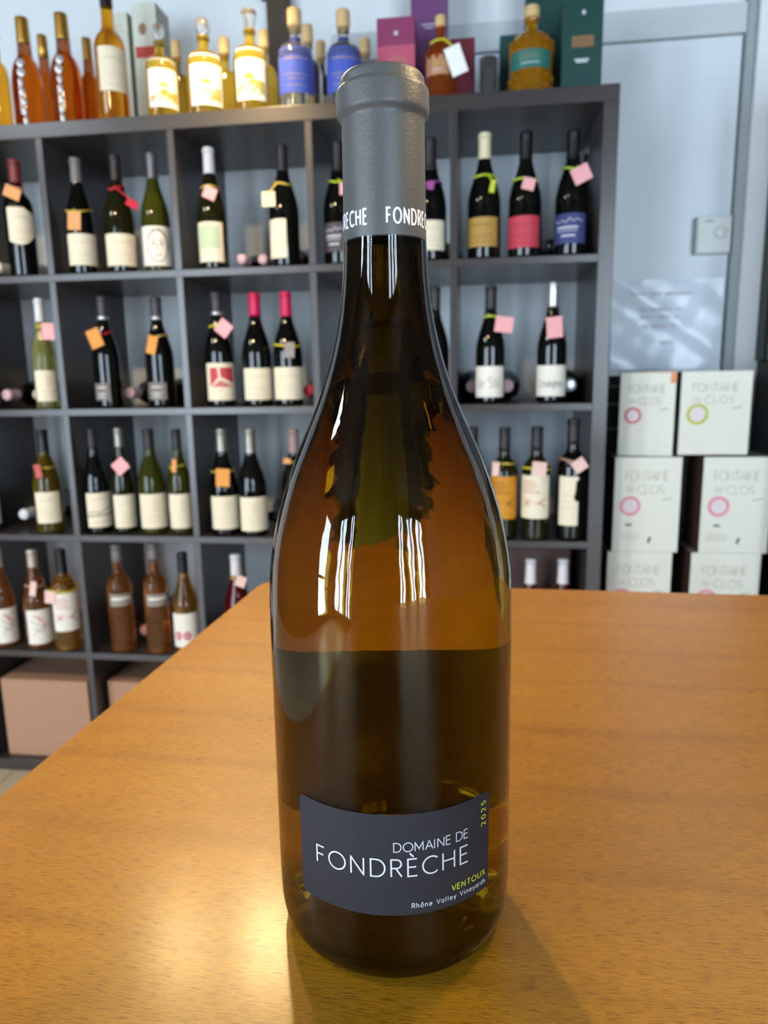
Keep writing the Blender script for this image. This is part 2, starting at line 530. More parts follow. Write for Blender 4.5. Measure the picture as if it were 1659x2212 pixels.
def write(bm, text, x0, x1, y, cap, w, fmap, mi=0, seg=None, xs=1.0):
    """lettering fitted between x0 and x1 on baseline y"""
    adv = [FONT[c][0] for c in text]
    last = text[-1]
    ink = max([p[0] for s in FONT[last][1] for p in s[1]] or [0])
    tot = sum(adv[:-1])+ink
    sx = cap*xs

    extra = ((x1-x0)-tot*sx)/max(1, len(text)-1)
    if extra < 0:
        sx = (x1-x0)/tot; extra = 0
    cx = x0
    for c, a in zip(text, adv):
        for closed, pts in FONT[c][1]:
            q = [(cx+px*sx, y+py*cap) for px, py in pts]
            ribbon(bm, q, w, fmap, bool(closed), seg, mi)
        cx += a*sx+extra

# ---------------------------------------------------------------- the room
def struct(o):
    o['kind'] = 'structure'
    return o
RX0, RX1, RY0, RY1, RZ = ROOM['x0'], ROOM['x1'], ROOM['y0'], ROOM['y1'], ROOM['z1']
fl = thing('floor', (0, 0, 0), None, None)
struct(fl)
bm = bmesh.new(); add_box(bm, RX0-.15, RX1+.15, RY0-.15, RY1+.15, -0.10, -0.012)
link('floor_bed', bm, 'trim_shadow', fl)
TS = 0.45
tile_me = None
for i in range(int((RX1-RX0)/TS)+1):
    for j in range(int((RY1-RY0)/TS)+1):
        if tile_me is None:
            bm = bmesh.new(); add_box(bm, -TS/2+.002, TS/2-.002, -TS/2+.002, TS/2-.002, -0.012, 0, 0.0015)
            t_ = link('tile', bm, 'floor_tile', fl); tile_me = t_.data
        else:
            t_ = bpy.data.objects.new('tile', tile_me); COL.objects.link(t_); t_.parent = fl
        t_.location = (RX0+TS*(i+.5), RY0+TS*(j+.5), 0)
struct(box('ceiling', RX0-.15, RX1+.15, RY0-.15, RY1+.15, RZ, RZ+.1, 'ceiling_paint'))
struct(box('wall_back', RX0-.15, RX1+.15, RY1, RY1+.12, -0.1, RZ, 'wall_paint'))
struct(box('wall_right', RX1, RX1+.12, RY0, RY1, -0.1, RZ, 'room_paint'))
def wall_with_holes(name, axis, pos, lo, hi, holes, th, m):
    bm = bmesh.new()
    cuts = sorted({lo, hi}|{h[0] for h in holes}|{h[1] for h in holes})
    for a, b in zip(cuts, cuts[1:]):
        hz = [(-.1, RZ)]
        for h in holes:
            if h[0] <= a+1e-6 and h[1] >= b-1e-6:
                hz = [(-.1, h[2]), (h[3], RZ)]
        for z0, z1 in hz:
            if axis == 'y': add_box(bm, a, b, pos-th, pos, z0, z1)
            else: add_box(bm, pos-th, pos, a, b, z0, z1)
    return struct(link(name, bm, m))
wall_with_holes('wall_front', 'y', RY0, RX0-.15, RX1+.15, WIN_FRONT, 0.12, 'room_paint')
wall_with_holes('wall_left', 'x', RX0, RY0, RY1, WIN_LEFT, 0.12, 'room_paint')
wi = 0
for (a, b, c, d) in WIN_FRONT:
    wi += 1
    bm = bmesh.new()
    fw = 0.06
    for q in ((a, a+fw, c, d), (b-fw, b, c, d), (a+fw, b-fw, c, c+fw), (a+fw, b-fw, d-fw, d), ((a+b)/2-.025, (a+b)/2+.025, c+fw, d-fw)):
        add_box(bm, q[0], q[1], RY0-.08, RY0-.02, q[2], q[3])
    struct(link('window_%d' % wi, bm, 'window_frame_dark'))
(a, b, c, d) = WIN_LEFT[0]
bm = bmesh.new()
for q in ((a, a+.09, c, d), (b-.09, b, c, d), (a+.09, b-.09, c, c+.12), (a+.09, b-.09, d-.09, d), (a+.09, b-.09, 1.0, 1.07)):
    add_box(bm, RX0-.08, RX0-.02, q[0], q[1], q[2], q[3])
struct(link('door_2', bm, 'window_frame_dark'))
# flush white door in the back wall right of the shelf, its trim and the pier beside it
yw = RY1
d1 = thing('door_1', (0, 0, 0), None, None); struct(d1)
box('door_leaf', 1.20, 2.235, yw-.012, yw-.001, 0.01, 2.085, 'door_paint', d1, .002)
box('door_head', 1.10, 2.245, yw-.022, yw-.001, 2.09, 2.165, 'door_trim', d1, .003)
struct(box('trim_1', 2.2395, 2.262, yw-.03, yw-.001, 0, RZ, 'trim_shadow'))  # thin shadow beside the door casing, put into this strip's grey
struct(box('trim_2', 2.264, 2.40, yw-.05, yw-.001, 0, RZ, 'wall_paint'))

# ---------------------------------------------------------------- cube shelf, five by five
sh = thing('cube_shelf', (0, 0, 0), 'large dark brown open cube shelf full of bottles behind the table', 'shelf')
SW, SO, SB, SD = 1.85, 0.0363, 0.0185, 0.38
CELL = (SW-2*SO-4*SB)/5
SHZ = {0: SW}
for k in range(1, 5): SHZ[k] = SW-(SO+k*CELL+(k-1)*SB)
box('top_board', 0, SW, 0, SD, SW-SO, SW, 'shelf_wood', sh, .0015)
box('bottom_board', SO, SW-SO, 0, SD, 0, SO, 'shelf_wood', sh, .0015)
box('side_board', 0, SO, 0, SD, 0, SW-SO, 'shelf_wood', sh, .0015)
box('side_board', SW-SO, SW, 0, SD, 0, SW-SO, 'shelf_wood', sh, .0015)
for k in range(1, 5):
    box('shelf_board', SO, SW-SO, 0.001, SD, SHZ[k]-SB, SHZ[k], 'shelf_wood', sh, .001)
bm = bmesh.new(); add_box(bm, -SB/2, SB/2, 0.001, SD, 0, CELL, .001)
dv0 = link('divider', bm, 'shelf_wood', sh)
first = True
for r in range(5):
    zb = SO if r == 4 else SHZ[r+1]
    for k in range(1, 5):
        o = dv0 if first else dv0.copy()
        if not first: COL.objects.link(o); o.parent = sh
        first = False
        o.location = (SO+k*CELL+(k-.5)*SB, 0, zb)

# ---------------------------------------------------------------- tasting table
TZ = 0.92875
tb = thing('tasting_table', (1.80, -1.85, 0), 'broad golden brown veneered wooden table with a rounded far corner', 'table')
TL = lambda x, y: (x-1.80, y+1.85)
cor = [(1.2525, -1.004), (2.50, -1.031), (2.43, -2.75), (1.164, -2.72)]
def rounded(cs, r, n=6):
    out = []
    for i, c in enumerate(cs):
        p = Vector(cs[i-1]); q = Vector(c); s = Vector(cs[(i+1) % len(cs)])
        u = (p-q).normalized(); v = (s-q).normalized()
        a = q+u*r; b = q+v*r; ctr = q+(u+v)*r
        for j in range(n+1):
            t = j/n
            pt = (1-t)**2*a+2*t*(1-t)*q+t*t*b
            out.append((pt.x, pt.y))
    return out
outl = rounded(cor, 0.022)
bm = bmesh.new()
def slab(bm, ol, z0, z1, ch, mt=0, ms=1):
    n = len(ol)
    cx = sum(p[0] for p in ol)/n; cy = sum(p[1] for p in ol)/n
    ins = [(cx+(x-cx)*(1-ch/.5), cy+(y-cy)*(1-ch/.5)) for x, y in ol]
    b = [bm.verts.new((*TL(*p), z0)) for p in ol]
    m_ = [bm.verts.new((*TL(*p), z1-ch)) for p in ol]
    t = [bm.verts.new((*TL(*p), z1)) for p in ins]
    f = bm.faces.new(t[::-1]); f.material_index = mt
    f = bm.faces.new(b); f.material_index = ms
    for i in range(n):
        j = (i+1) % n
        for A, B_ in ((b, m_), (m_, t)):
            f = bm.faces.new((A[j], A[i], B_[i], B_[j])); f.material_index = ms
    bmesh.ops.recalc_face_normals(bm, faces=bm.faces)
slab(bm, outl, TZ-.03, TZ, .0015)
link('tabletop', bm, ['table_wood', 'table_edge'], tb)
for (lx, ly) in ((1.36, -1.13), (2.36, -1.15), (2.32, -2.62), (1.32, -2.60)):
    x, y = TL(lx, ly)
    box('leg', x-.03, x+.03, y-.03, y+.03, 0, TZ-.03, 'table_frame', tb, .003)
for q in ((1.39, 2.33, -1.15, -1.11), (1.35, 2.29, -2.63, -2.59)):
    (x0, y0), (x1, y1) = TL(q[0], q[2]), TL(q[1], q[3])
    box('apron', x0, x1, y0, y1, TZ-.11, TZ-.03, 'table_frame', tb)

# ---------------------------------------------------------------- the magnum on the table
BX, BY = 1.48804736, -1.55423825
faz = math.atan2(CAM_LOC.x-BX, CAM_LOC.y-BY)
mg = thing('magnum_bottle', (BX, BY, TZ), 'large amber brown magnum wine bottle with grey capsule standing on the wooden table', 'bottle', PI-faz)
outer = [(.0465, 0), (.0500, .0015), (.0533, .0055), (.0550, .0120), (.0555, .022), (.0556, .0354), (.0555, .0658), (.0554, .0896), (.0553, .1128), (.0553, .1357),
         (.0550, .1578), (.0539, .1756), (.0512, .1907), (.0475, .2045), (.0428, .2181), (.0370, .2317), (.0311, .2452), (.0261, .2585), (.0223, .2718), (.0197, .2847),
         (.0182, .2975), (.0174, .3110), (.0170, .3250), (.0166, .3450), (.0163, .3700)]
so = smooth_prof(outer, 4)
punt_out = [(0, .030), (.010, .0285), (.022, .022), (.034, .010), (.042, .0015)]
th = .0034
inner = []
for i, (r, z) in enumerate(so):
    if .012 < z < .371:
        t = min(1, max(0, (z-.165)/.115))
        inner.append((max(r-th-.0078*t*t*(3-2*t), .0058), z))
inn_bot = [(0, .0355), (.010, .034), (.022, .0275), (.033, .016), (.042, .0085), (.0485, .0088), (.0510, .0110)]
prof = punt_out+so+[(.0130, .3725)]+[(r, z) for r, z in reversed(inner)]+list(reversed(inn_bot))
bm = bmesh.new(); lathe(bm, prof, 96)
link('glass_body', bm, 'bottle_glass', mg, True)
OV = .00025
wp = [(r+OV if r else 0, z-OV) for r, z in inn_bot]+[(r+OV, z) for r, z in inner if z < .318]
wp += [(0, wp[-1][1])]
bm = bmesh.new(); lathe(bm, wp, 96)
link('wine', bm, 'wine_liquid', mg, True)
cp = [(.0168, .3117), (.0173, .3118), (.01735, .3123), (.0171, .335), (.0169, .3570), (.0169, .3580), (.0171, .3588), (.0181, .3597), (.0186, .3603), (.0188, .3611), (.0188, .3620),
      (.0188, .3685), (.0187, .3693), (.0183, .3700), (.0177, .3704), (.0173, .3706), (.01715, .3711), (.0171, .3728), (.0168, .3741), (.0160, .3752), (.0148, .3757), (.008, .3759), (0, .3759)]
bm = bmesh.new(); lathe(bm, cp, 96)
cps = link('capsule', bm, 'capsule_grey', mg, True)
def cyl_map(Rf, off):
    return lambda s, z: ((Rf(z)+off)*math.sin(s), -(Rf(z)+off)*math.cos(s), z)
D2 = math.radians
capR = lambda z: rad_at(cp[2:6], z)
fm = cyl_map(capR, .00012)
bm = bmesh.new()
def cap_word(bm, a0, a1):
    # heavier condensed capitals: x in radians, so squeeze strokes through a scaled map
    k = 1/.0172
    g = lambda x, y: fm(x*k, y)
    write(bm, 'FONDRECHE', D2(a0)/k, D2(a1)/k, .3166, .0056, .00088, g, seg=.0006, xs=.56)
cap_word(bm, 3.0, 100.0)
cap_word(bm, -121.0, -24.0)
link('lettering', bm, 'print_white', cps)
# front label: rounded rectangle bent round the body
bodyR = lambda z: rad_at(so, z)
def patch(bm, a0, a1, z0, z1, Rf, off, nu=40, nv=6, rc=0.0, shield=False):
    Rm = Rf((z0+z1)/2)
    us = [a0+(a1-a0)*i/nu for i in range(nu+1)]
    def cz(a):
        if rc <= 0: return z0, z1
        d = min(a-a0, a1-a)*Rm
        if d >= rc: return z0, z1
        k = rc-math.sqrt(max(0, rc*rc-(rc-d)**2))
        return z0+k, z1-k
    if rc > 0:
        ex = [rc/Rm*t for t in (.08, .2, .4, .7)]
        us = sorted(us+[a0+e for e in ex]+[a1-e for e in ex])
    g = []
    for a in us:
        lo, hi = cz(a)
        if shield:                                  # die-cut shield: chipped upper right, tapering foot
            t = (a-a0)/(a1-a0)
            lo += (z1-z0)*(.10*(1-t)*max(0, 1-t*2.4)+.34*max(0, (t-.35)/.65)**2.2)
            hi -= (z1-z0)*.16*max(0, (t-.62)/.38)**.7 if t > .62 else 0
        col = []
        for j in range(nv+1):
            z = lo+(hi-lo)*j/nv
            col.append(bm.verts.new(((Rf(z)+off)*math.sin(a), -(Rf(z)+off)*math.cos(a), z)))
        g.append(col)
    for p, q in zip(g, g[1:]):
        for j in range(nv):
            bm.faces.new((p[j], q[j], q[j+1], p[j+1]))
bm = bmesh.new()
patch(bm, D2(-46), D2(47.0), .0372, .0833, bodyR, .00025, 48, 2, .0032)
bmesh.ops.solidify(bm, geom=bm.faces[:], thickness=-.0001)
fl_ = link('front_label', bm, 'label_grey', mg, True)
fl_.data.shade_flat()
fm2 = cyl_map(bodyR, .0006)
kk = 1/.0555
g2 = lambda x, y: fm2(x*kk, y)
A_ = lambda deg: D2(deg)*.0555
def label_line(m, lab, *a):
    bm = bmesh.new()
    write(bm, *a, g2, seg=.0012)
    o = link('lettering', bm, m, fl_)
    o['label'] = lab
label_line('print_white', 'white lettering', 'FONDRÈCHE', A_(-35.7), A_(33.3), .0555, .0078, .00068)
label_line('print_white', 'white lettering', 'DOMAINE DE', A_(-.3), A_(33.3), .0668, .0040, .00040)
label_line('print_white', 'small white lettering', 'Rhône Valley Vineyards', A_(7.1), A_(43.9), .04055, .00215, .00030)
label_line('print_yellow', 'yellow lettering', 'VENTOUX', A_(25.2), A_(43.8), .0445, .0026, .00042)
bm = bmesh.new()
def year(bm):
    # reads upward along the right edge: letter x runs up, letter y runs left
    base = A_(44.1)
    g = lambda x, y: g2(base-y, x)
    write(bm, '2025', .0683, .0794, 0, .0026, .00042, g, seg=.0012)
year(bm)
l2 = link('lettering', bm, 'print_yellow', fl_); l2['label'] = 'yellow lettering'
bm = bmesh.new()
patch(bm, D2(180-62), D2(180+62), .033, .121, bodyR, .00025, 48, 2, .003)
bmesh.ops.solidify(bm, geom=bm.faces[:], thickness=-.0001)
link('back_label', bm, 'back_label', mg, True).data.shade_flat()

# ---------------------------------------------------------------- bottle shapes (r/R, z/H)
KIND = {
 'burgundy': [(.80,0),(.94,.008),(1,.03),(1,.25),(1,.43),(.985,.48),(.93,.53),(.82,.59),(.67,.65),(.53,.705),(.43,.755),(.38,.80),(.36,.86),(.35,.955),(.385,.958),(.385,.982),(.35,.985),(.34,1)],
 'bordeaux': [(.82,0),(.95,.008),(1,.03),(1,.35),(1,.585),(.98,.62),(.90,.655),(.74,.69),(.56,.715),(.45,.74),(.40,.78),(.385,.955),(.42,.958),(.42,.982),(.385,.985),(.37,1)],
 'pear': [(.82,0),(.95,.01),(1,.05),(1,.22),(1,.36),(.97,.45),(.87,.54),(.70,.61),(.52,.65),(.43,.68),(.41,.72),(.39,.97),(.37,1)],
 'apoth': [(.84,0),(.97,.012),(1,.04),(1,.50),(.98,.56),(.90,.61),(.74,.645),(.50,.665),(.34,.68),(.30,.70),(.29,.78),(.35,.785),(.35,.82),(.30,.825)],
 'round': [(.80,0),(.96,.02),(1,.06),(1,.50),(.95,.60),(.78,.67),(.55,.70),(.40,.73),(.38,.88)],
 'whisky': [(.88,0),(.98,.015),(1,.04),(1,.52),(.97,.60),(.84,.66),(.60,.70),(.38,.73),(.28,.76),(.27,.84),(.33,.845),(.33,.87),(.27,.875)],
}
def make_bottle(d):
    name, H, R = d['name'], d['H'], d['R']
    az = D2(d['face'])
    root = thing(name, (d['x'], d['y'], d['z']), d['label'], d.get('cat', 'bottle'), PI-az, d['grp'])
    if d['kind'] == 'tumbler':
        bm = bmesh.new()
        lathe(bm, [(0, 0), (R*.72, 0), (R*.78, .003), (R, H), (R-.0011, H), (R*.78-.0011, .006), (0, .005)], 32)
        link('glass_bowl', bm, 'clear', root, True)
        return root
    prof = [(r*R, z*H) for r, z in KIND[d['kind']]]
    sp = smooth_prof(prof, 3)
    sp = [(r, max(0, z)) for r, z in sp]
    stopper = d['kind'] in ('apoth', 'round', 'whisky')
    nseg = 12 if d['kind'] == 'whisky' else 28
    gp = [(0, 0)]+sp+[(0, sp[-1][1])]
    bm = bmesh.new(); lathe(bm, gp, nseg)
    gmat = d['glass']
    body = link('glass_body', bm, gmat, root, d['kind'] != 'whisky')
    if d['kind'] == 'whisky':
        for zz in (.10, .20, .50, .58):
            b2 = bmesh.new()
            rr = rad_at(sp, zz*H)
            for i in range(nseg):
                a = 2*PI*(i+.5)/nseg
                v = bmesh.ops.create_icosphere(b2, subdivisions=1, radius=R*.16)['verts']
                for w in v:
                    w.co.x *= 1; w.co += Vector((rr*.96*math.sin(a), -rr*.96*math.cos(a), zz*H))
            st = link('facet_band', b2, gmat, root); st['kind'] = 'stuff'
    rp = lambda z: rad_at(sp, z)
    if stopper:
        ztop = sp[-1][1]
        m = d['cap']
        nr = sp[-1][0]
        if m == 'glass':
            pr = [(0, ztop-.01), (nr*.8, ztop-.01), (nr*.85, ztop+.004), (nr*1.25, ztop+.010), (nr*1.35, (ztop+H)/2), (nr*1.15, H-.006), (nr*.6, H-.001), (0, H)]; mm = 'clear'
        elif m == 'flare':
            pr = [(0, ztop-.01), (nr*.8, ztop-.01), (nr*.9, ztop+.004), (nr*1.0, ztop+.010), (nr*1.5, H-.006), (nr*1.4, H-.001), (0, H)]; mm = 'clear'
        else:
            pr = [(0, ztop-.012), (nr*.75, ztop-.012), (nr*.78, ztop+.001), (nr*1.3, ztop+.002), (nr*1.35, ztop+.006), (nr*1.35, H-.004), (nr*1.22, H-.0005), (0, H)]; mm = 'cork'
        bm = bmesh.new(); lathe(bm, pr, 24)
        link('stopper', bm, mm, root, True)
        if d.get('lm') == 'blue':
            bm = bmesh.new(); lathe(bm, [(nr*1.05, ztop-.035), (nr*1.08, ztop-.034), (nr*1.08, ztop-.024), (nr*1.05, ztop-.023)], 24)
            link('neck_band', bm, 'navyblue', root, True)
    elif d['cap']:
        cz = d.get('capz', H*.8)
        zs = [z for r, z in sp if z > cz]
        pr = [(rp(cz)+.0002, cz), (rp(cz)+.0009, cz+.0002)]+[(rp(z)+.0009, z) for z in zs]
        pr += [(pr[-1][0]*.8, H+.001), (0, H+.0012)]
        bm = bmesh.new(); lathe(bm, pr, 24)
        link('capsule', bm, d['cap'], root, True)
        if d['kind'] == 'pear':
            bm = bmesh.new(); lathe(bm, [(rp(.67*H)+.0004, .67*H), (rp(.68*H)+.0010, .68*H), (rp(cz)+.0010, cz-.002), (rp(cz)+.0004, cz-.001)], 24)
            link('neck_band', bm, 'clear', root, True)
        if d['cap'] == 'darkcapring':
            bm = bmesh.new(); lathe(bm, [(rp(cz)+.0012, cz-.004), (rp(cz)+.0024, cz-.003), (rp(cz)+.0022, cz+.004), (rp(cz)+.001, cz+.005)], 24)
            link('neck_ring', bm, 'silver', root, True)
    if 'lab' in d:
        z0, z1, a0, a1 = d['lab']
        a0, a1 = D2(a0), D2(a1)
        bm = bmesh.new()
        pr = d['prn']
        patch(bm, a0, a1, z0, z1, rp, .0005, 16, 4, .003, pr == 'shield')
        lb = link('label', bm, d['lm'], root, True)
        drawing(lb, pr, d.get('pcol'), a0, a1, z0, z1, rp)
    if d['prn'] == 'drip':
        bm = bmesh.new()
        f_ = cyl_map(rp, .0015)
        rnd = random.Random(int(d['x']*1000))
        for k in range(7):
            z = H*(.06+.085*k)
            w = (.007 if k < 5 else .011)
            v = bmesh.ops.create_uvsphere(bm, u_segments=10, v_segments=6, radius=1)['verts']
            c = Vector(f_(-.35+rnd.uniform(-.06, .06), z))
            for q in v: q.co = Vector((q.co.x*w, q.co.y*.002, q.co.z*H*.042))+c
        link('crest', bm, 'crest_silver', root, True)
    return root
def drawing(lb, kind, pcol, a0, a1, z0, z1, rp):
    if not kind or kind == 'drip': return
    W2, Hh = (a1-a0)/2, z1-z0
    Rr = rp((z0+z1)/2)
    f0 = cyl_map(rp, .0010)
    wm_ = W2*Rr                              # half width in metres
    fm = lambda x, y: f0((a0+a1)/2+x/Rr, z0+y)
    parts = []
    def P(m):
        b = bmesh.new(); parts.append((b, m)); return b
    ln = lambda b, pts, w, cl=False: ribbon(b, [(x*wm_, y*Hh) for x, y in pts], w, fm, cl, .004)
    if kind == 'lines' or kind == 'shield':
        b = P(pcol or 'inkpale')
        for y, x in ((.74, .55), (.62, .4), (.40, .6), (.30, .35), (.16, .5)):
            if y == .62: continue
            ln(b, [(-x, y), (x, y)], .0022 if y > .5 else .0014)
    elif kind == 'emblem':
        b = P(pcol or 'inkpale')
        ln(b, arc(.05, .72, .14, .09, 0, 330, 10), .0016, True)
        ln(b, [(-.12, .58), (.05, .50), (.22, .58)], .0016)
        ln(b, [(-.5, .34), (.5, .34)], .0014); ln(b, [(-.4, .22), (.4, .22)], .0012)
    elif kind == 'face':
        b = P('ink')
        ln(b, arc(0, .50, .55, .40, 0, 345, 22), .0020, True)
        for s in (-.22, .22):
            ln(b, arc(s, .56, .10, .035, 0, 330, 8), .0017, True)
            ln(b, [(s-.14, .65), (s+.14, .66)], .0018)
        ln(b, [(0, .56), (-.07, .42), (.05, .40)], .0017)
        ln(b, [(-.2, .28), (0, .26), (.2, .29)], .0020)
        ln(b, [(-.5, .72), (-.2, .90), (.2, .92), (.52, .74)], .0027)
        ln(b, [(.5, .72), (.62, .5), (.5, .34)], .0034)
    elif kind == 'greensq':
        b = P('greentint'); fill(b, (-.72*wm_, .34*Hh, .72*wm_, .90*Hh), fm, 0, 8)
        b = P('ink'); ln(b, [(-.2, .26), (.3, .26)], .0010); 
    elif kind == 'redsq':
        b = P('crimson')
        parts.pop()
        for poly in ([(-.70,.37),(-.70,.88),(-.26,.88),(-.2,.62)], [(-.12,.88),(.72,.88),(.72,.45),(-.06,.62)], [(-.62,.36),(-.12,.55),(.66,.36)]):
            fill(P('crimson'), [(x*wm_, y*Hh) for x, y in poly], fm)
        b = P('ink'); ln(b, [(-.2, .28), (.0, .26)], .0012)
    elif kind == 'mountain':
        b = P('whiteprint')
        ln(b, [(-.8, .80), (-.5, .70), (-.3, .78), (-.1, .70), (.1, .84), (.3, .74), (.5, .82), (.8, .72)], .0016)
        ln(b, [(-.62, .54), (.55, .54)], .0042); ln(b, [(-.62, .43), (.50, .43)], .0020); ln(b, [(-.35, .26), (.40, .26)], .0040)
    elif kind == 'landscape':
        b = P('ink')
        ln(b, [(-.95, .40), (-.5, .46), (-.1, .42), (.3, .52), (.7, .55), (.95, .72)], .0022)
        ln(b, [(-.95, .33), (-.2, .35), (.5, .36), (.95, .40)], .0034)
        b = P('inkpale'); ln(b, [(-.6, .82), (.6, .82)], .002); ln(b, [(-.6, .15), (.6, .15)], .002)
    elif kind == 'sun' or kind == 'hill':
        b = P('sunorange' if kind == 'sun' else 'inkpale')
        fill(b, [(x*wm_, y*Hh) for x, y in ((-.85,.10),(.85,.10),(.85,.34),(.3,.30),(0,.40),(-.4,.26),(-.85,.22))], fm)
        b = P('sunyellow')
        fill(b, [(x*wm_, y*Hh) for x, y in arc(-.05, .42, .30, .08, 0, 180, 10)], fm)
        if kind == 'hill':
            b = P('sunorange'); fill(b, [(x*wm_, y*Hh) for x, y in ((.1,.10),(.85,.10),(.85,.36),(.45,.34))], fm)
    elif kind == 'sunhill':
        b = P('hillgreen'); fill(b, [(x*wm_, y*Hh) for x, y in ((-.88,.10),(.88,.10),(.88,.36),(.3,.40),(-.3,.37),(-.88,.25))], fm)
        b = P('sunyellow'); fill(b, [(x*wm_, y*Hh) for x, y in arc(-.12, .40, .34, .12, 0, 180, 10)], fm)
    elif kind == 'bars':
        b = P(pcol)
        for i in range(9): ln(b, [(-.45+i*.11, .45), (-.45+i*.11, .85-.08*abs(4-i)/4)], .0009)
        b = P('whiteprint'); ln(b, [(-.4, .26), (.4, .26)], .002)
    elif kind == 'xmark':
        b = P(pcol)
        for y, x in ((.86, .0), (.78, .15), (.70, .05), (.62, .35)): ln(b, [(-.75, y), (x, y)], .0026)
        ln(b, [(-.72, .26), (-.25, .44)], .003); ln(b, [(-.72, .44), (-.25, .30)], .003)
        ln(b, [(.70, .26), (.22, .40)], .003); ln(b, [(.70, .48), (.22, .34)], .003)
        ln(b, [(-.25, .38), (.22, .37)], .0012)
    elif kind == 'diecut':
        b = P('dark')
        fill(b, [(x*wm_, y*Hh) for x, y in ((1.02,.95),(.75,.90),(.70,.70),(.55,.58),(.72,.50),(1.02,.50))], fm)
        b = P('inkpale')
        for y in (.62, .50, .36): ln(b, [(-.5, y), (.3, y)], .0016)
    elif kind == 'feather':
        b = P(pcol); ln(b, [(-.5, .85), (-.1, .78), (.15, .62), (.1, .45)], .003); ln(b, [(-.3, .80), (.0, .62)], .002)
        b = P('ink'); ln(b, [(-.7, .72), (-.2, .55), (.3, .48), (.5, .62)], .0014); ln(b, [(-.6, .25), (-.2, .42), (.3, .40)], .0014); ln(b, [(-.5, .5), (.1, .3)], .0012)
    elif kind == 'blossom':
        b = P(pcol)
        for cx in (-.55, .0):
            for k in range(5):
                a = k*72
                fill(b, [((cx+.16*math.cos(D2(a))+.10*math.cos(D2(t)))*wm_, (.34+.09*math.sin(D2(a))+.06*math.sin(D2(t)))*Hh) for t in range(0, 360, 45)], fm)
        b = P('ink'); ln(b, [(.0, .38), (.05, .30)], .002)
    elif kind == 'bandtop':
        b = P(pcol); ln(b, [(-.8, .62), (.6, .62)], .006)
    else:                                   # a name in narrow letters
        b = P('ink')
        write(b, kind, -.62*wm_, .62*wm_, .30*Hh, .34*Hh if kind == 'le Stil' else .24*Hh, .0013, fm, seg=.004)
    for b, m in parts:
        link('print', b, m, lb)

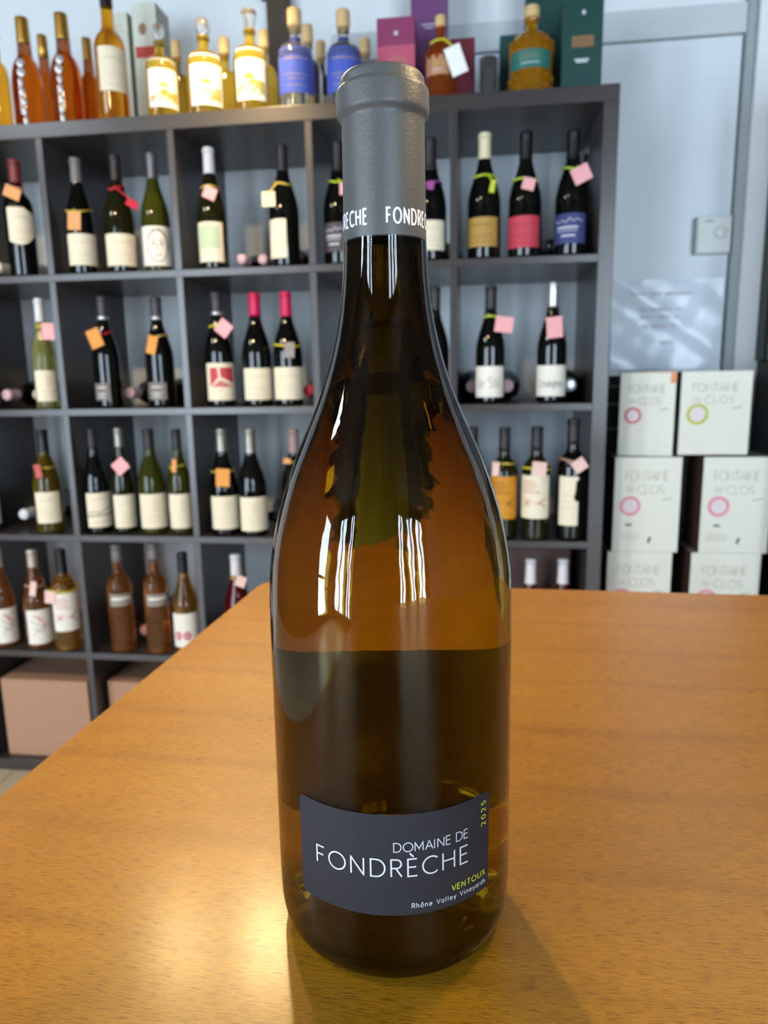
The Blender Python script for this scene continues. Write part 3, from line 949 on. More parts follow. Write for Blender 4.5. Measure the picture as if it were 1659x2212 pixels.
DATA = ([
{'name': 'spirit_bottle', 'kind': 'round', 'glass': 'amber', 'cap': 'glass', 'x': 0.2273, 'y': 0.1, 'z': 1.85, 'H': 0.2701, 'R': 0.0269, 'label': 'amber spirit bottle with a round glass stopper cut by the left frame edge', 'grp': 'spirits on top of the shelf', 'prn': None, 'face': 146.5},
{'name': 'spirit_bottle', 'kind': 'pear', 'glass': 'deepamber', 'cap': 'goldcap', 'x': 0.3303, 'y': 0.07, 'z': 1.85, 'H': 0.2777, 'R': 0.0398, 'label': 'amber bottle with tall gold cap and white crest, leftmost of the two large ones', 'grp': 'spirits on top of the shelf', 'prn': 'drip', 'face': 148.3, 'capz': 0.2155},
{'name': 'spirit_bottle', 'kind': 'pear', 'glass': 'deepamber', 'cap': 'goldcap', 'x': 0.3058, 'y': 0.2, 'z': 1.85, 'H': 0.2931, 'R': 0.032, 'label': 'amber gold-capped bottle standing behind the two large gold-capped ones, between them', 'grp': 'spirits on top of the shelf', 'prn': None, 'face': 149.4, 'capz': 0.2335},
{'name': 'spirit_bottle', 'kind': 'pear', 'glass': 'deepamber', 'cap': 'goldcap', 'x': 0.4407, 'y': 0.07, 'z': 1.85, 'H': 0.2791, 'R': 0.0404, 'label': 'amber bottle with tall gold cap and white crest, right of its twin', 'grp': 'spirits on top of the shelf', 'prn': 'drip', 'face': 150.7, 'capz': 0.2174},
{'name': 'spirit_bottle', 'kind': 'pear', 'glass': 'deepamber', 'cap': 'goldcap', 'x': 0.4528, 'y': 0.17, 'z': 1.85, 'H': 0.2627, 'R': 0.0289, 'label': 'small dark amber gold-capped bottle just left of the white-labelled one', 'grp': 'spirits on top of the shelf', 'prn': None, 'face': 152.2, 'capz': 0.2076},
{'name': 'spirit_bottle', 'kind': 'bordeaux', 'glass': 'amber', 'cap': 'black', 'x': 0.5635, 'y': 0.08, 'z': 1.85, 'H': 0.3227, 'R': 0.0389, 'label': 'tall golden bottle with black cap and large white label', 'grp': 'spirits on top of the shelf', 'prn': 'lines', 'lm': 'cream', 'face': 153.7, 'capz': 0.2896, 'lab': [0.0799, 0.1857, -50.2, 75.9]},
{'name': 'spirit_bottle', 'kind': 'apoth', 'glass': 'yellow', 'cap': 'glass', 'x': 0.7039, 'y': 0.07, 'z': 1.85, 'H': 0.238, 'R': 0.0393, 'label': 'yellow spirit bottle with sun label, leftmost of the squat ones', 'grp': 'spirits on top of the shelf', 'prn': 'sun', 'lm': 'white', 'face': 157.0, 'lab': [0.0294, 0.1441, -55.1, 75.9]},
{'name': 'spirit_bottle', 'kind': 'apoth', 'glass': 'yellow', 'cap': 'cork', 'x': 0.6959, 'y': 0.2, 'z': 1.85, 'H': 0.2523, 'R': 0.0338, 'label': 'half hidden yellow bottle behind the two squat yellow ones at left', 'grp': 'spirits on top of the shelf', 'prn': None, 'face': 158.1},
{'name': 'spirit_bottle', 'kind': 'apoth', 'glass': 'yellow', 'cap': 'glass', 'x': 0.8226, 'y': 0.07, 'z': 1.85, 'H': 0.2422, 'R': 0.0455, 'label': 'yellow spirit bottle with a grey and orange sun label and round stopper', 'grp': 'spirits on top of the shelf', 'prn': 'hill', 'lm': 'white', 'face': 160.0, 'lab': [0.0245, 0.1442, -53.6, 63.0]},
{'name': 'spirit_bottle', 'kind': 'apoth', 'glass': 'yellow', 'cap': 'cork', 'x': 0.8327, 'y': 0.2, 'z': 1.85, 'H': 0.2498, 'R': 0.0366, 'label': 'pale yellow bottle behind, between the two squat sun-labelled ones', 'grp': 'spirits on top of the shelf', 'prn': None, 'face': 161.4},
{'name': 'spirit_bottle', 'kind': 'apoth', 'glass': 'yellow', 'cap': 'flare', 'x': 0.9457, 'y': 0.07, 'z': 1.85, 'H': 0.2495, 'R': 0.0435, 'label': 'yellow spirit bottle with flared glass stopper and rising sun label', 'grp': 'spirits on top of the shelf', 'prn': 'sunhill', 'lm': 'white', 'face': 163.3, 'lab': [0.0298, 0.1496, -58.6, 53.1]},
{'name': 'spirit_bottle', 'kind': 'apoth', 'glass': 'yellow', 'cap': 'cork', 'x': 0.9447, 'y': 0.2, 'z': 1.85, 'H': 0.2592, 'R': 0.0342, 'label': 'pale yellow bottle behind the flared-stopper bottle', 'grp': 'spirits on top of the shelf', 'prn': None, 'face': 164.3},
{'name': 'spirit_bottle', 'kind': 'apoth', 'glass': 'clear', 'cap': 'cork', 'x': 1.0631, 'y': 0.07, 'z': 1.85, 'H': 0.2442, 'R': 0.0436, 'label': 'clear spirit bottle with blue label, left one of the two in front', 'grp': 'spirits on top of the shelf', 'prn': 'lines', 'pcol': 'gold', 'lm': 'blue', 'face': 166.5, 'lab': [0.0393, 0.1444, -75.9, 75.9]},
{'name': 'spirit_bottle', 'kind': 'apoth', 'glass': 'clear', 'cap': 'cork', 'x': 1.0676, 'y': 0.19, 'z': 1.85, 'H': 0.2594, 'R': 0.0379, 'label': 'clear blue-labelled bottle directly behind the left blue one', 'grp': 'spirits on top of the shelf', 'prn': None, 'lm': 'navy', 'face': 167.4, 'lab': [0.0822, 0.1822, -75.9, 46.7]},
{'name': 'spirit_bottle', 'kind': 'apoth', 'glass': 'clear', 'cap': 'cork', 'x': 1.0828, 'y': 0.29, 'z': 1.85, 'H': 0.2606, 'R': 0.0333, 'label': 'clear bottle in the back row between the two blue-labelled ones', 'grp': 'spirits on top of the shelf', 'prn': None, 'lm': 'navy', 'face': 168.3, 'lab': [0.1122, 0.1999, -75.9, 75.9]},
{'name': 'spirit_bottle', 'kind': 'apoth', 'glass': 'clear', 'cap': 'cork', 'x': 1.1867, 'y': 0.07, 'z': 1.85, 'H': 0.2319, 'R': 0.0437, 'label': 'clear spirit bottle with blue label, right one nearest the big bottle', 'grp': 'spirits on top of the shelf', 'prn': 'lines', 'pcol': 'gold', 'lm': 'blue', 'face': 170.0, 'lab': [0.0338, 0.1362, -75.9, 75.9]},
{'name': 'spirit_bottle', 'kind': 'apoth', 'glass': 'clear', 'cap': 'cork', 'x': 1.2208, 'y': 0.2, 'z': 1.85, 'H': 0.2205, 'R': 0.0343, 'label': 'clear bottle half hidden left of the magenta box', 'grp': 'spirits on top of the shelf', 'prn': None, 'lm': 'navy', 'face': 171.6, 'lab': [0.0772, 0.1605, -69.7, 61.6]},
{'name': 'spirit_bottle', 'kind': 'whisky', 'glass': 'whisky', 'cap': 'cork', 'x': 1.4285, 'y': 0.08, 'z': 1.85, 'H': 0.2058, 'R': 0.0376, 'label': 'amber faceted whisky bottle with a white hang tag by the magenta boxes', 'grp': 'spirits on top of the shelf', 'prn': 'bars', 'pcol': 'gold', 'lm': 'copper', 'face': 177.1, 'lab': [0.0621, 0.1063, -64.8, 34.9]},
{'name': 'spirit_bottle', 'kind': 'whisky', 'glass': 'whiskygold', 'cap': 'cork', 'x': 1.6491, 'y': 0.08, 'z': 1.85, 'H': 0.2096, 'R': 0.0512, 'label': 'golden faceted whisky bottle with teal label by the green boxes', 'grp': 'spirits on top of the shelf', 'prn': 'bars', 'pcol': 'gold', 'lm': 'teal', 'face': -176.4, 'lab': [0.0585, 0.0986, -65.5, 60.5]},
{'name': 'tasting_glass', 'kind': 'tumbler', 'glass': 'clear', 'cap': None, 'x': 1.5467, 'y': 0.1, 'z': 1.85, 'H': 0.1094, 'R': 0.0226, 'label': 'small clear tasting glass between magenta and green boxes', 'grp': 'spirits on top of the shelf', 'prn': None, 'face': -179.4},
{'name': 'wine_bottle', 'kind': 'bordeaux', 'glass': 'dark', 'cap': 'redcap', 'x': 0.2728, 'y': 0.06, 'z': 1.473, 'H': 0.3082, 'R': 0.0376, 'label': 'dark wine bottle with red cap and shield label at left frame edge', 'grp': 'wines on the first shelf row', 'prn': 'shield', 'lm': 'cream', 'face': 146.9, 'capz': 0.2486, 'lab': [0.0844, 0.182, -51.2, 63.2]},
{'name': 'wine_bottle', 'kind': 'burgundy', 'glass': 'dark', 'cap': 'greycap', 'x': 0.4493, 'y': 0.06, 'z': 1.473, 'H': 0.3035, 'R': 0.0373, 'label': 'dark bottle with grey cap, gold cord and plain cream label', 'grp': 'wines on the first shelf row', 'prn': 'lines', 'lm': 'cream', 'face': 150.8, 'capz': 0.2423, 'lab': [0.0254, 0.1067, -70.3, 75.9]},
{'name': 'wine_bottle', 'kind': 'burgundy', 'glass': 'olivedark', 'cap': 'darkcap', 'x': 0.5619, 'y': 0.06, 'z': 1.473, 'H': 0.3058, 'R': 0.039, 'label': 'olive bottle with dark cap and red ribbon bow at its neck', 'grp': 'wines on the first shelf row', 'prn': 'lines', 'lm': 'cream', 'face': 153.4, 'capz': 0.2427, 'lab': [0.02, 0.102, -75.9, 75.9]},
{'name': 'wine_bottle', 'kind': 'burgundy', 'glass': 'olive', 'cap': 'silverdark', 'x': 0.6644, 'y': 0.06, 'z': 1.473, 'H': 0.3036, 'R': 0.0376, 'label': 'green glass bottle with a face drawn on its white label', 'grp': 'wines on the first shelf row', 'prn': 'face', 'lm': 'paper', 'face': 155.9, 'capz': 0.241, 'lab': [0.0166, 0.1165, -72.4, 75.9]},
{'name': 'wine_bottle', 'kind': 'burgundy', 'glass': 'olivedark', 'cap': 'whitecap', 'x': 0.8227, 'y': 0.06, 'z': 1.473, 'H': 0.3089, 'R': 0.038, 'label': 'dark bottle with white cap and pale green square label', 'grp': 'wines on the first shelf row', 'prn': 'greensq', 'lm': 'cream', 'face': 159.9, 'capz': 0.2448, 'lab': [0.0206, 0.1205, -75.9, 41.5]},
{'name': 'wine_bottle', 'kind': 'burgundy', 'glass': 'dark', 'cap': 'darkcap', 'x': 1.0195, 'y': 0.06, 'z': 1.473, 'H': 0.3061, 'R': 0.039, 'label': 'dark bottle with narrow cream label turned to the left', 'grp': 'wines on the first shelf row', 'prn': 'lines', 'lm': 'cream', 'face': 165.2, 'capz': 0.2406, 'lab': [0.0231, 0.1194, -75.9, 6.2]},
{'name': 'wine_bottle', 'kind': 'burgundy', 'glass': 'dark', 'cap': 'darkcap', 'x': 1.1655, 'y': 0.06, 'z': 1.473, 'H': 0.305, 'R': 0.0402, 'label': 'dark bottle with slate mountain label left behind the big neck', 'grp': 'wines on the first shelf row', 'prn': 'mountain', 'pcol': 'white', 'lm': 'slate', 'face': 169.4, 'capz': 0.2301, 'lab': [0.033, 0.1037, -75.9, 30.1]},
{'name': 'wine_bottle', 'kind': 'burgundy', 'glass': 'dark', 'cap': 'darkcap', 'x': 1.4025, 'y': 0.06, 'z': 1.473, 'H': 0.2991, 'R': 0.041, 'label': 'dark bottle with cream label right behind the big neck', 'grp': 'wines on the first shelf row', 'prn': 'lines', 'lm': 'cream', 'face': 176.3, 'capz': 0.2232, 'lab': [0.027, 0.0987, -61.4, 59.4]},
{'name': 'wine_bottle', 'kind': 'burgundy', 'glass': 'dark', 'cap': 'ivorycap', 'x': 1.5387, 'y': 0.06, 'z': 1.473, 'H': 0.3031, 'R': 0.041, 'label': 'dark bottle with ivory cap and mustard gold label', 'grp': 'wines on the first shelf row', 'prn': 'lines', 'pcol': 'browntxt', 'lm': 'mustard', 'face': -179.7, 'capz': 0.2421, 'lab': [0.0308, 0.1007, -75.9, 53.4]},
{'name': 'wine_bottle', 'kind': 'burgundy', 'glass': 'dark', 'cap': 'black', 'x': 1.64, 'y': 0.06, 'z': 1.473, 'H': 0.2995, 'R': 0.0405, 'label': 'dark bottle with crimson red label in the top right cell', 'grp': 'wines on the first shelf row', 'prn': 'lines', 'pcol': 'darkredtxt', 'lm': 'crimson', 'face': -176.7, 'capz': 0.2379, 'lab': [0.0248, 0.0996, -75.9, 61.0]},
{'name': 'wine_bottle', 'kind': 'burgundy', 'glass': 'dark', 'cap': 'black', 'x': 1.7546, 'y': 0.06, 'z': 1.473, 'H': 0.2974, 'R': 0.0414, 'label': 'dark bottle with blue mountain label at the top right', 'grp': 'wines on the first shelf row', 'prn': 'mountain', 'pcol': 'white', 'lm': 'navyblue', 'face': -173.3, 'capz': 0.232, 'lab': [0.0301, 0.1, -75.9, 52.6]},
{'name': 'wine_bottle', 'kind': 'burgundy', 'glass': 'dark', 'cap': 'greycap', 'x': 1.8154, 'y': 0.24, 'z': 1.473, 'H': 0.3054, 'R': 0.034, 'label': 'dark bottle standing behind the blue mountain-labelled one', 'grp': 'wines on the first shelf row', 'prn': None, 'face': -172.2, 'capz': 0.2904},
{'name': 'wine_bottle', 'kind': 'bordeaux', 'glass': 'dark', 'cap': 'darkcap', 'x': 0.1009, 'y': 0.06, 'z': 1.1138, 'H': 0.3046, 'R': 0.0395, 'label': 'dark bottle cut off by the left frame edge, second row', 'grp': 'wines on the second shelf row', 'prn': None, 'lm': 'cream', 'face': 143.5, 'capz': 0.2412, 'lab': [0.0178, 0.0851, -38.3, 75.9]},
{'name': 'wine_bottle', 'kind': 'burgundy', 'glass': 'palegreen', 'cap': 'whitecap', 'x': 0.3022, 'y': 0.06, 'z': 1.1138, 'H': 0.305, 'R': 0.0311, 'label': 'pale green glass bottle with white cap and cream label', 'grp': 'wines on the second shelf row', 'prn': 'emblem', 'pcol': 'rosetxt', 'lm': 'cream', 'face': 147.5, 'capz': 0.2424, 'lab': [0.0217, 0.1076, -62.9, 75.9]},
{'name': 'wine_bottle', 'kind': 'burgundy', 'glass': 'dark', 'cap': 'darkcapring', 'x': 0.4909, 'y': 0.06, 'z': 1.1138, 'H': 0.3034, 'R': 0.0367, 'label': 'dark bottle with red ribbon and small grey label', 'grp': 'wines on the second shelf row', 'prn': 'lines', 'pcol': 'white', 'lm': 'greylab', 'face': 151.7, 'capz': 0.2465, 'lab': [0.0224, 0.0694, -75.9, 4.1]},
{'name': 'wine_bottle', 'kind': 'burgundy', 'glass': 'dark', 'cap': 'darkcapring', 'x': 0.6474, 'y': 0.06, 'z': 1.1138, 'H': 0.2985, 'R': 0.0384, 'label': 'dark bottle with gold cord and small grey label', 'grp': 'wines on the second shelf row', 'prn': 'lines', 'pcol': 'white', 'lm': 'greylab', 'face': 155.4, 'capz': 0.2422, 'lab': [0.0217, 0.0694, -64.0, 19.9]},
{'name': 'wine_bottle', 'kind': 'burgundy', 'glass': 'dark', 'cap': 'darkcapring', 'x': 0.8207, 'y': 0.06, 'z': 1.1138, 'H': 0.3043, 'R': 0.0389, 'label': 'dark bottle with crimson square on its cream label', 'grp': 'wines on the second shelf row', 'prn': 'redsq', 'pcol': 'crimson', 'lm': 'cream', 'face': 159.9, 'capz': 0.2499, 'lab': [0.0181, 0.1181, -64.8, 75.5]},
{'name': 'wine_bottle', 'kind': 'burgundy', 'glass': 'dark', 'cap': 'fuchsia', 'x': 0.9272, 'y': 0.06, 'z': 1.1138, 'H': 0.2997, 'R': 0.0397, 'label': 'fuchsia-capped bottle, left of the pair with wide cream labels', 'grp': 'wines on the second shelf row', 'prn': 'lines', 'lm': 'cream', 'face': 162.7, 'capz': 0.2396, 'lab': [0.0181, 0.1027, -66.3, 75.9]},
{'name': 'wine_bottle', 'kind': 'burgundy', 'glass': 'dark', 'cap': 'fuchsia', 'x': 1.014, 'y': 0.06, 'z': 1.1138, 'H': 0.3006, 'R': 0.0392, 'label': 'fuchsia-capped bottle with yellow ribbon, right of the pair', 'grp': 'wines on the second shelf row', 'prn': 'lines', 'lm': 'cream', 'face': 165.1, 'capz': 0.2373, 'lab': [0.0182, 0.1036, -75.9, 74.1]},
{'name': 'wine_bottle', 'kind': 'burgundy', 'glass': 'dark', 'cap': 'darkcap', 'x': 1.4132, 'y': 0.06, 'z': 1.1138, 'H': 0.3009, 'R': 0.0375, 'label': 'dark bottle half hidden by the big shoulder on the right, second row', 'grp': 'wines on the second shelf row', 'prn': None, 'face': 176.6, 'capz': 0.2451},
{'name': 'wine_bottle', 'kind': 'burgundy', 'glass': 'dark', 'cap': 'darkcap', 'x': 1.5579, 'y': 0.06, 'z': 1.1138, 'H': 0.2985, 'R': 0.0376, 'label': 'dark bottle with dark cap and narrow-lettered white label, left of two', 'grp': 'wines on the second shelf row', 'prn': 'le Stil', 'lm': 'paper', 'face': -179.1, 'capz': 0.241, 'lab': [0.0173, 0.0962, -75.9, 64.6]},
{'name': 'wine_bottle', 'kind': 'burgundy', 'glass': 'dark', 'cap': 'silver', 'x': 1.7152, 'y': 0.06, 'z': 1.1138, 'H': 0.3015, 'R': 0.0373, 'label': 'dark bottle with silver cap and white label, right of two', 'grp': 'wines on the second shelf row', 'prn': "L'indigène", 'lm': 'paper', 'face': -174.4, 'capz': 0.2412, 'lab': [0.0177, 0.0957, -75.9, 74.1]},
{'name': 'wine_bottle', 'kind': 'burgundy', 'glass': 'olivedark', 'cap': 'darkcap', 'x': 0.0752, 'y': 0.05, 'z': 0.7547, 'H': 0.2987, 'R': 0.0361, 'label': 'olive bottle cut off by the left frame edge, third row', 'grp': 'wines on the third shelf row', 'prn': None, 'lm': 'cream', 'face': 142.8, 'capz': 0.2378, 'lab': [0.022, 0.1199, -27.7, 75.9]},
{'name': 'wine_bottle', 'kind': 'burgundy', 'glass': 'ambergreen', 'cap': 'black', 'x': 0.2778, 'y': 0.05, 'z': 0.7547, 'H': 0.3, 'R': 0.0394, 'label': 'amber green bottle with cream label and gold cord, alone in its cell', 'grp': 'wines on the third shelf row', 'prn': 'lines', 'lm': 'cream', 'face': 146.9, 'capz': 0.2372, 'lab': [0.0314, 0.1226, -60.2, 47.1]},
{'name': 'wine_bottle', 'kind': 'burgundy', 'glass': 'dark', 'cap': 'darkcap', 'x': 0.4302, 'y': 0.05, 'z': 0.7547, 'H': 0.3002, 'R': 0.0364, 'label': 'dark bottle with landscape drawing label, leftmost of four', 'grp': 'wines on the third shelf row', 'prn': 'landscape', 'lm': 'cream', 'face': 150.2, 'capz': 0.246, 'lab': [0.0202, 0.1201, -53.5, 75.9]},
{'name': 'wine_bottle', 'kind': 'burgundy', 'glass': 'olivedark', 'cap': 'foil', 'x': 0.5082, 'y': 0.055, 'z': 0.7547, 'H': 0.3019, 'R': 0.033, 'label': 'dark bottle with foil neck, second of four from the left', 'grp': 'wines on the third shelf row', 'prn': 'lines', 'lm': 'cream', 'face': 152.1, 'capz': 0.2478, 'lab': [0.0178, 0.1137, -53.1, 75.9]},
{'name': 'wine_bottle', 'kind': 'burgundy', 'glass': 'olive', 'cap': 'darkcap', 'x': 0.6007, 'y': 0.05, 'z': 0.7547, 'H': 0.299, 'R': 0.0389, 'label': 'olive green bottle, third of four from the left', 'grp': 'wines on the third shelf row', 'prn': 'emblem', 'lm': 'cream', 'face': 154.2, 'capz': 0.2453, 'lab': [0.0198, 0.1186, -62.5, 75.9]},
{'name': 'wine_bottle', 'kind': 'burgundy', 'glass': 'olive', 'cap': 'darkcap', 'x': 0.6817, 'y': 0.055, 'z': 0.7547, 'H': 0.298, 'R': 0.0335, 'label': 'olive green bottle with lime ribbon, rightmost of four', 'grp': 'wines on the third shelf row', 'prn': 'emblem', 'lm': 'cream', 'face': 156.2, 'capz': 0.2445, 'lab': [0.0184, 0.1172, -64.4, 75.9]},
{'name': 'wine_bottle', 'kind': 'burgundy', 'glass': 'dark', 'cap': 'foil', 'x': 0.8158, 'y': 0.05, 'z': 0.7547, 'H': 0.2974, 'R': 0.0401, 'label': 'dark bottle with big orange tag and cream label', 'grp': 'wines on the third shelf row', 'prn': 'emblem', 'lm': 'cream', 'face': 159.6, 'capz': 0.2354, 'lab': [0.0197, 0.1132, -64.8, 75.9]},
{'name': 'wine_bottle', 'kind': 'burgundy', 'glass': 'dark', 'cap': 'foil', 'x': 0.898, 'y': 0.05, 'z': 0.7547, 'H': 0.2968, 'R': 0.0402, 'label': 'dark foil-necked bottle without a tag, beside its orange-tagged twin', 'grp': 'wines on the third shelf row', 'prn': 'emblem', 'lm': 'cream', 'face': 161.8, 'capz': 0.2312, 'lab': [0.0154, 0.111, -58.6, 75.9]},
{'name': 'wine_bottle', 'kind': 'burgundy', 'glass': 'dark', 'cap': 'rosecap', 'x': 1.0173, 'y': 0.07, 'z': 0.7547, 'H': 0.2945, 'R': 0.0382, 'label': 'bottle with greyish rose cap left of the big shoulder', 'grp': 'wines on the third shelf row', 'prn': None, 'face': 165.2, 'capz': 0.23},
{'name': 'wine_bottle', 'kind': 'burgundy', 'glass': 'dark', 'cap': 'darkcap', 'x': 1.5138, 'y': 0.07, 'z': 0.7547, 'H': 0.297, 'R': 0.0349, 'label': 'dark bottle almost hidden right of the big shoulder, third row', 'grp': 'wines on the third shelf row', 'prn': None, 'face': 179.6, 'capz': 0.2397},
{'name': 'wine_bottle', 'kind': 'bordeaux', 'glass': 'olivedark', 'cap': 'darkcap', 'x': 1.5979, 'y': 0.05, 'z': 0.7547, 'H': 0.2966, 'R': 0.0354, 'label': 'olive bottle with ochre orange label, third row right', 'grp': 'wines on the third shelf row', 'prn': 'xmark', 'pcol': 'browntxt', 'lm': 'ochre', 'face': -177.9, 'capz': 0.2327, 'lab': [0.055, 0.1693, -70.7, 66.3]},
{'name': 'wine_bottle', 'kind': 'bordeaux', 'glass': 'olivedark', 'cap': 'darkcap', 'x': 1.6814, 'y': 0.04, 'z': 0.7547, 'H': 0.299, 'R': 0.0373, 'label': 'olive bottle with white label and rust crossed sprigs', 'grp': 'wines on the third shelf row', 'prn': 'xmark', 'pcol': 'rust', 'lm': 'cream', 'face': -175.4, 'capz': 0.2359, 'lab': [0.0594, 0.1735, -75.9, 63.1]},
{'name': 'wine_bottle', 'kind': 'bordeaux', 'glass': 'dark', 'cap': 'darkcap', 'x': 1.7746, 'y': 0.045, 'z': 0.7547, 'H': 0.3171, 'R': 0.0392, 'label': 'tall dark bottle with die-cut cream label, rightmost in the third row', 'grp': 'wines on the third shelf row', 'prn': 'diecut', 'pcol': 'slate', 'lm': 'cream', 'face': -172.6, 'capz': 0.2509, 'lab': [0.041, 0.1707, -51.7, 26.5]},
{'name': 'wine_bottle', 'kind': 'burgundy', 'glass': 'rose', 'cap': 'foilclear', 'x': 0.0888, 'y': 0.05, 'z': 0.3955, 'H': 0.3067, 'R': 0.0364, 'label': 'rosé bottle with red feather label at the left edge', 'grp': 'rosés on the fourth shelf row', 'prn': 'feather', 'pcol': 'rosered', 'lm': 'paper', 'face': 143.1, 'capz': 0.2461, 'lab': [0.0155, 0.123, -34.0, 75.9]},
{'name': 'wine_bottle', 'kind': 'burgundy', 'glass': 'rose', 'cap': 'foilclear', 'x': 0.2033, 'y': 0.05, 'z': 0.3955, 'H': 0.3026, 'R': 0.0381, 'label': 'rosé bottle with red feather label and pink tag', 'grp': 'rosés on the fourth shelf row', 'prn': 'feather', 'pcol': 'rosered', 'lm': 'paper', 'face': 145.4, 'capz': 0.2482, 'lab': [0.0169, 0.1236, -55.4, 75.9]},
{'name': 'wine_bottle', 'kind': 'bordeaux', 'glass': 'rosegold', 'cap': 'black', 'x': 0.2994, 'y': 0.045, 'z': 0.3955, 'H': 0.3052, 'R': 0.0384, 'label': 'rosé bottle with black cap and red crossed sprigs label', 'grp': 'rosés on the fourth shelf row', 'prn': 'xmark', 'pcol': 'rosered', 'lm': 'paper', 'face': 147.3, 'capz': 0.234, 'lab': [0.0626, 0.179, -61.9, 62.7]},
{'name': 'wine_bottle', 'kind': 'bordeaux', 'glass': 'rose', 'cap': 'greycap', 'x': 0.4765, 'y': 0.045, 'z': 0.3955, 'H': 0.3232, 'R': 0.0353, 'label': 'tall slim rosé with grey cap and grey band label, left one', 'grp': 'rosés on the fourth shelf row', 'prn': 'bandtop', 'pcol': 'white', 'lm': 'greyband', 'face': 151.2, 'capz': 0.2713, 'lab': [0.1439, 0.1806, -53.5, 75.9]},
{'name': 'wine_bottle', 'kind': 'bordeaux', 'glass': 'rose', 'cap': 'greycap', 'x': 0.5898, 'y': 0.045, 'z': 0.3955, 'H': 0.3276, 'R': 0.0356, 'label': 'tall slim rosé with grey cap and grey band label, right one', 'grp': 'rosés on the fourth shelf row', 'prn': 'bandtop', 'pcol': 'white', 'lm': 'greyband', 'face': 153.9, 'capz': 0.2734, 'lab': [0.147, 0.1834, -50.1, 75.9]},
{'name': 'wine_bottle', 'kind': 'burgundy', 'glass': 'rosegold', 'cap': 'black', 'x': 0.6782, 'y': 0.045, 'z': 0.3955, 'H': 0.3011, 'R': 0.0372, 'label': 'rosé bottle with pink blossom label by the table edge', 'grp': 'rosés on the fourth shelf row', 'prn': 'blossom', 'pcol': 'rosered', 'lm': 'paper', 'face': 156.0, 'capz': 0.2428, 'lab': [0.0255, 0.1275, -75.9, 75.9]},
{'name': 'wine_bottle', 'kind': 'burgundy', 'glass': 'redglass', 'cap': 'whitecap', 'x': 0.8332, 'y': 0.06, 'z': 0.3955, 'H': 0.2958, 'R': 0.0391, 'label': 'red glass bottle with white cap behind the table edge', 'grp': 'rosés on the fourth shelf row', 'prn': None, 'face': 160.2, 'capz': 0.2334},
{'name': 'wine_bottle', 'kind': 'burgundy', 'glass': 'redglass', 'cap': 'whitecap', 'x': 1.6755, 'y': 0.08, 'z': 0.3955, 'H': 0.2907, 'R': 0.0368, 'label': 'white-capped red bottle, left of the pair behind the table', 'grp': 'rosés on the fourth shelf row', 'prn': None, 'face': -175.6, 'capz': 0.2216},
{'name': 'wine_bottle', 'kind': 'burgundy', 'glass': 'redglass', 'cap': 'whitecap', 'x': 1.763, 'y': 0.08, 'z': 0.3955, 'H': 0.2922, 'R': 0.0364, 'label': 'white-capped red bottle, right of the pair behind the table', 'grp': 'rosés on the fourth shelf row', 'prn': None, 'face': -173.1, 'capz': 0.2235}],
[{'x': 1.4677, 'y': 0.0398, 'z': 1.939, 's': 0.0667, 'w': 0.04, 'ang': -20, 'cm': 'white', 'rm': 'yellow', 'label': 'white hang tag on the amber faceted whisky bottle', 'b': 17, 'rz': 0.1464},
{'x': 0.285, 'y': 0.0198, 'z': 1.6893, 's': 0.0301, 'w': 0.0482, 'ang': 25, 'cm': 'orange', 'rm': 'orange', 'label': 'orange price tag on the red-capped bottle at the left edge', 'b': 20, 'rz': 0.24},
{'x': 0.4545, 'y': 0.02, 'z': 1.6106, 's': 0.0461, 'w': 0.0374, 'ang': 5, 'cm': 'orange', 'rm': 'goldstr', 'label': 'orange price tag on gold cord, leftmost cell with three bottles', 'b': 21, 'rz': 0.1691},
{'x': 0.6215, 'y': 0.0188, 'z': 1.6457, 's': 0.0195, 'w': 0.0335, 'ang': 30, 'cm': 'red', 'rm': 'red', 'label': 'red ribbon tied on the olive bottle in the second cell', 'b': 22, 'rz': 0.2233},
{'x': 0.8352, 'y': 0.0195, 'z': 1.6619, 's': 0.0296, 'w': 0.0349, 'ang': 25, 'cm': 'pink', 'rm': 'goldstr', 'label': 'pink price tag on the white-capped green-square bottle', 'b': 24, 'rz': 0.2129},
{'x': 0.991, 'y': 0.0188, 'z': 1.6399, 's': 0.0367, 'w': 0.0354, 'ang': 0, 'cm': 'creamtag', 'rm': 'goldstr', 'label': 'cream price tag on the dark bottle with narrow label', 'b': 25, 'rz': 0.2108},
{'x': 1.1855, 'y': 0.0178, 'z': 1.6548, 's': 0.0282, 'w': 0.018, 'ang': 0, 'cm': 'pink', 'rm': 'lime', 'label': 'pink tag with lime ribbon beside the left of the big neck', 'b': 26, 'rz': 0.2101},
{'x': 1.4061, 'y': 0.0172, 'z': 1.6526, 's': 0.0202, 'w': 0.0177, 'ang': 10, 'cm': 'purple', 'rm': 'purple', 'label': 'purple ribbon on the bottle right of the big neck', 'b': 27, 'rz': 0.1924},
{'x': 1.5583, 'y': 0.0172, 'z': 1.6431, 's': 0.0303, 'w': 0.0126, 'ang': 10, 'cm': 'limetag', 'rm': 'lime', 'label': 'lime ribbon end on the mustard-labelled bottle', 'b': 28, 'rz': 0.2022},
{'x': 1.6454, 'y': 0.0176, 'z': 1.6442, 's': 0.0278, 'w': 0.0303, 'ang': 15, 'cm': 'pink', 'rm': 'lime', 'label': 'pink price tag on the crimson-labelled bottle', 'b': 29, 'rz': 0.1891},
{'x': 1.77, 'y': 0.0169, 'z': 1.6599, 's': 0.0382, 'w': 0.0433, 'ang': -25, 'cm': 'pink', 'rm': 'lime', 'label': 'pink price tag on the blue mountain-labelled bottle', 'b': 30, 'rz': 0.2095},
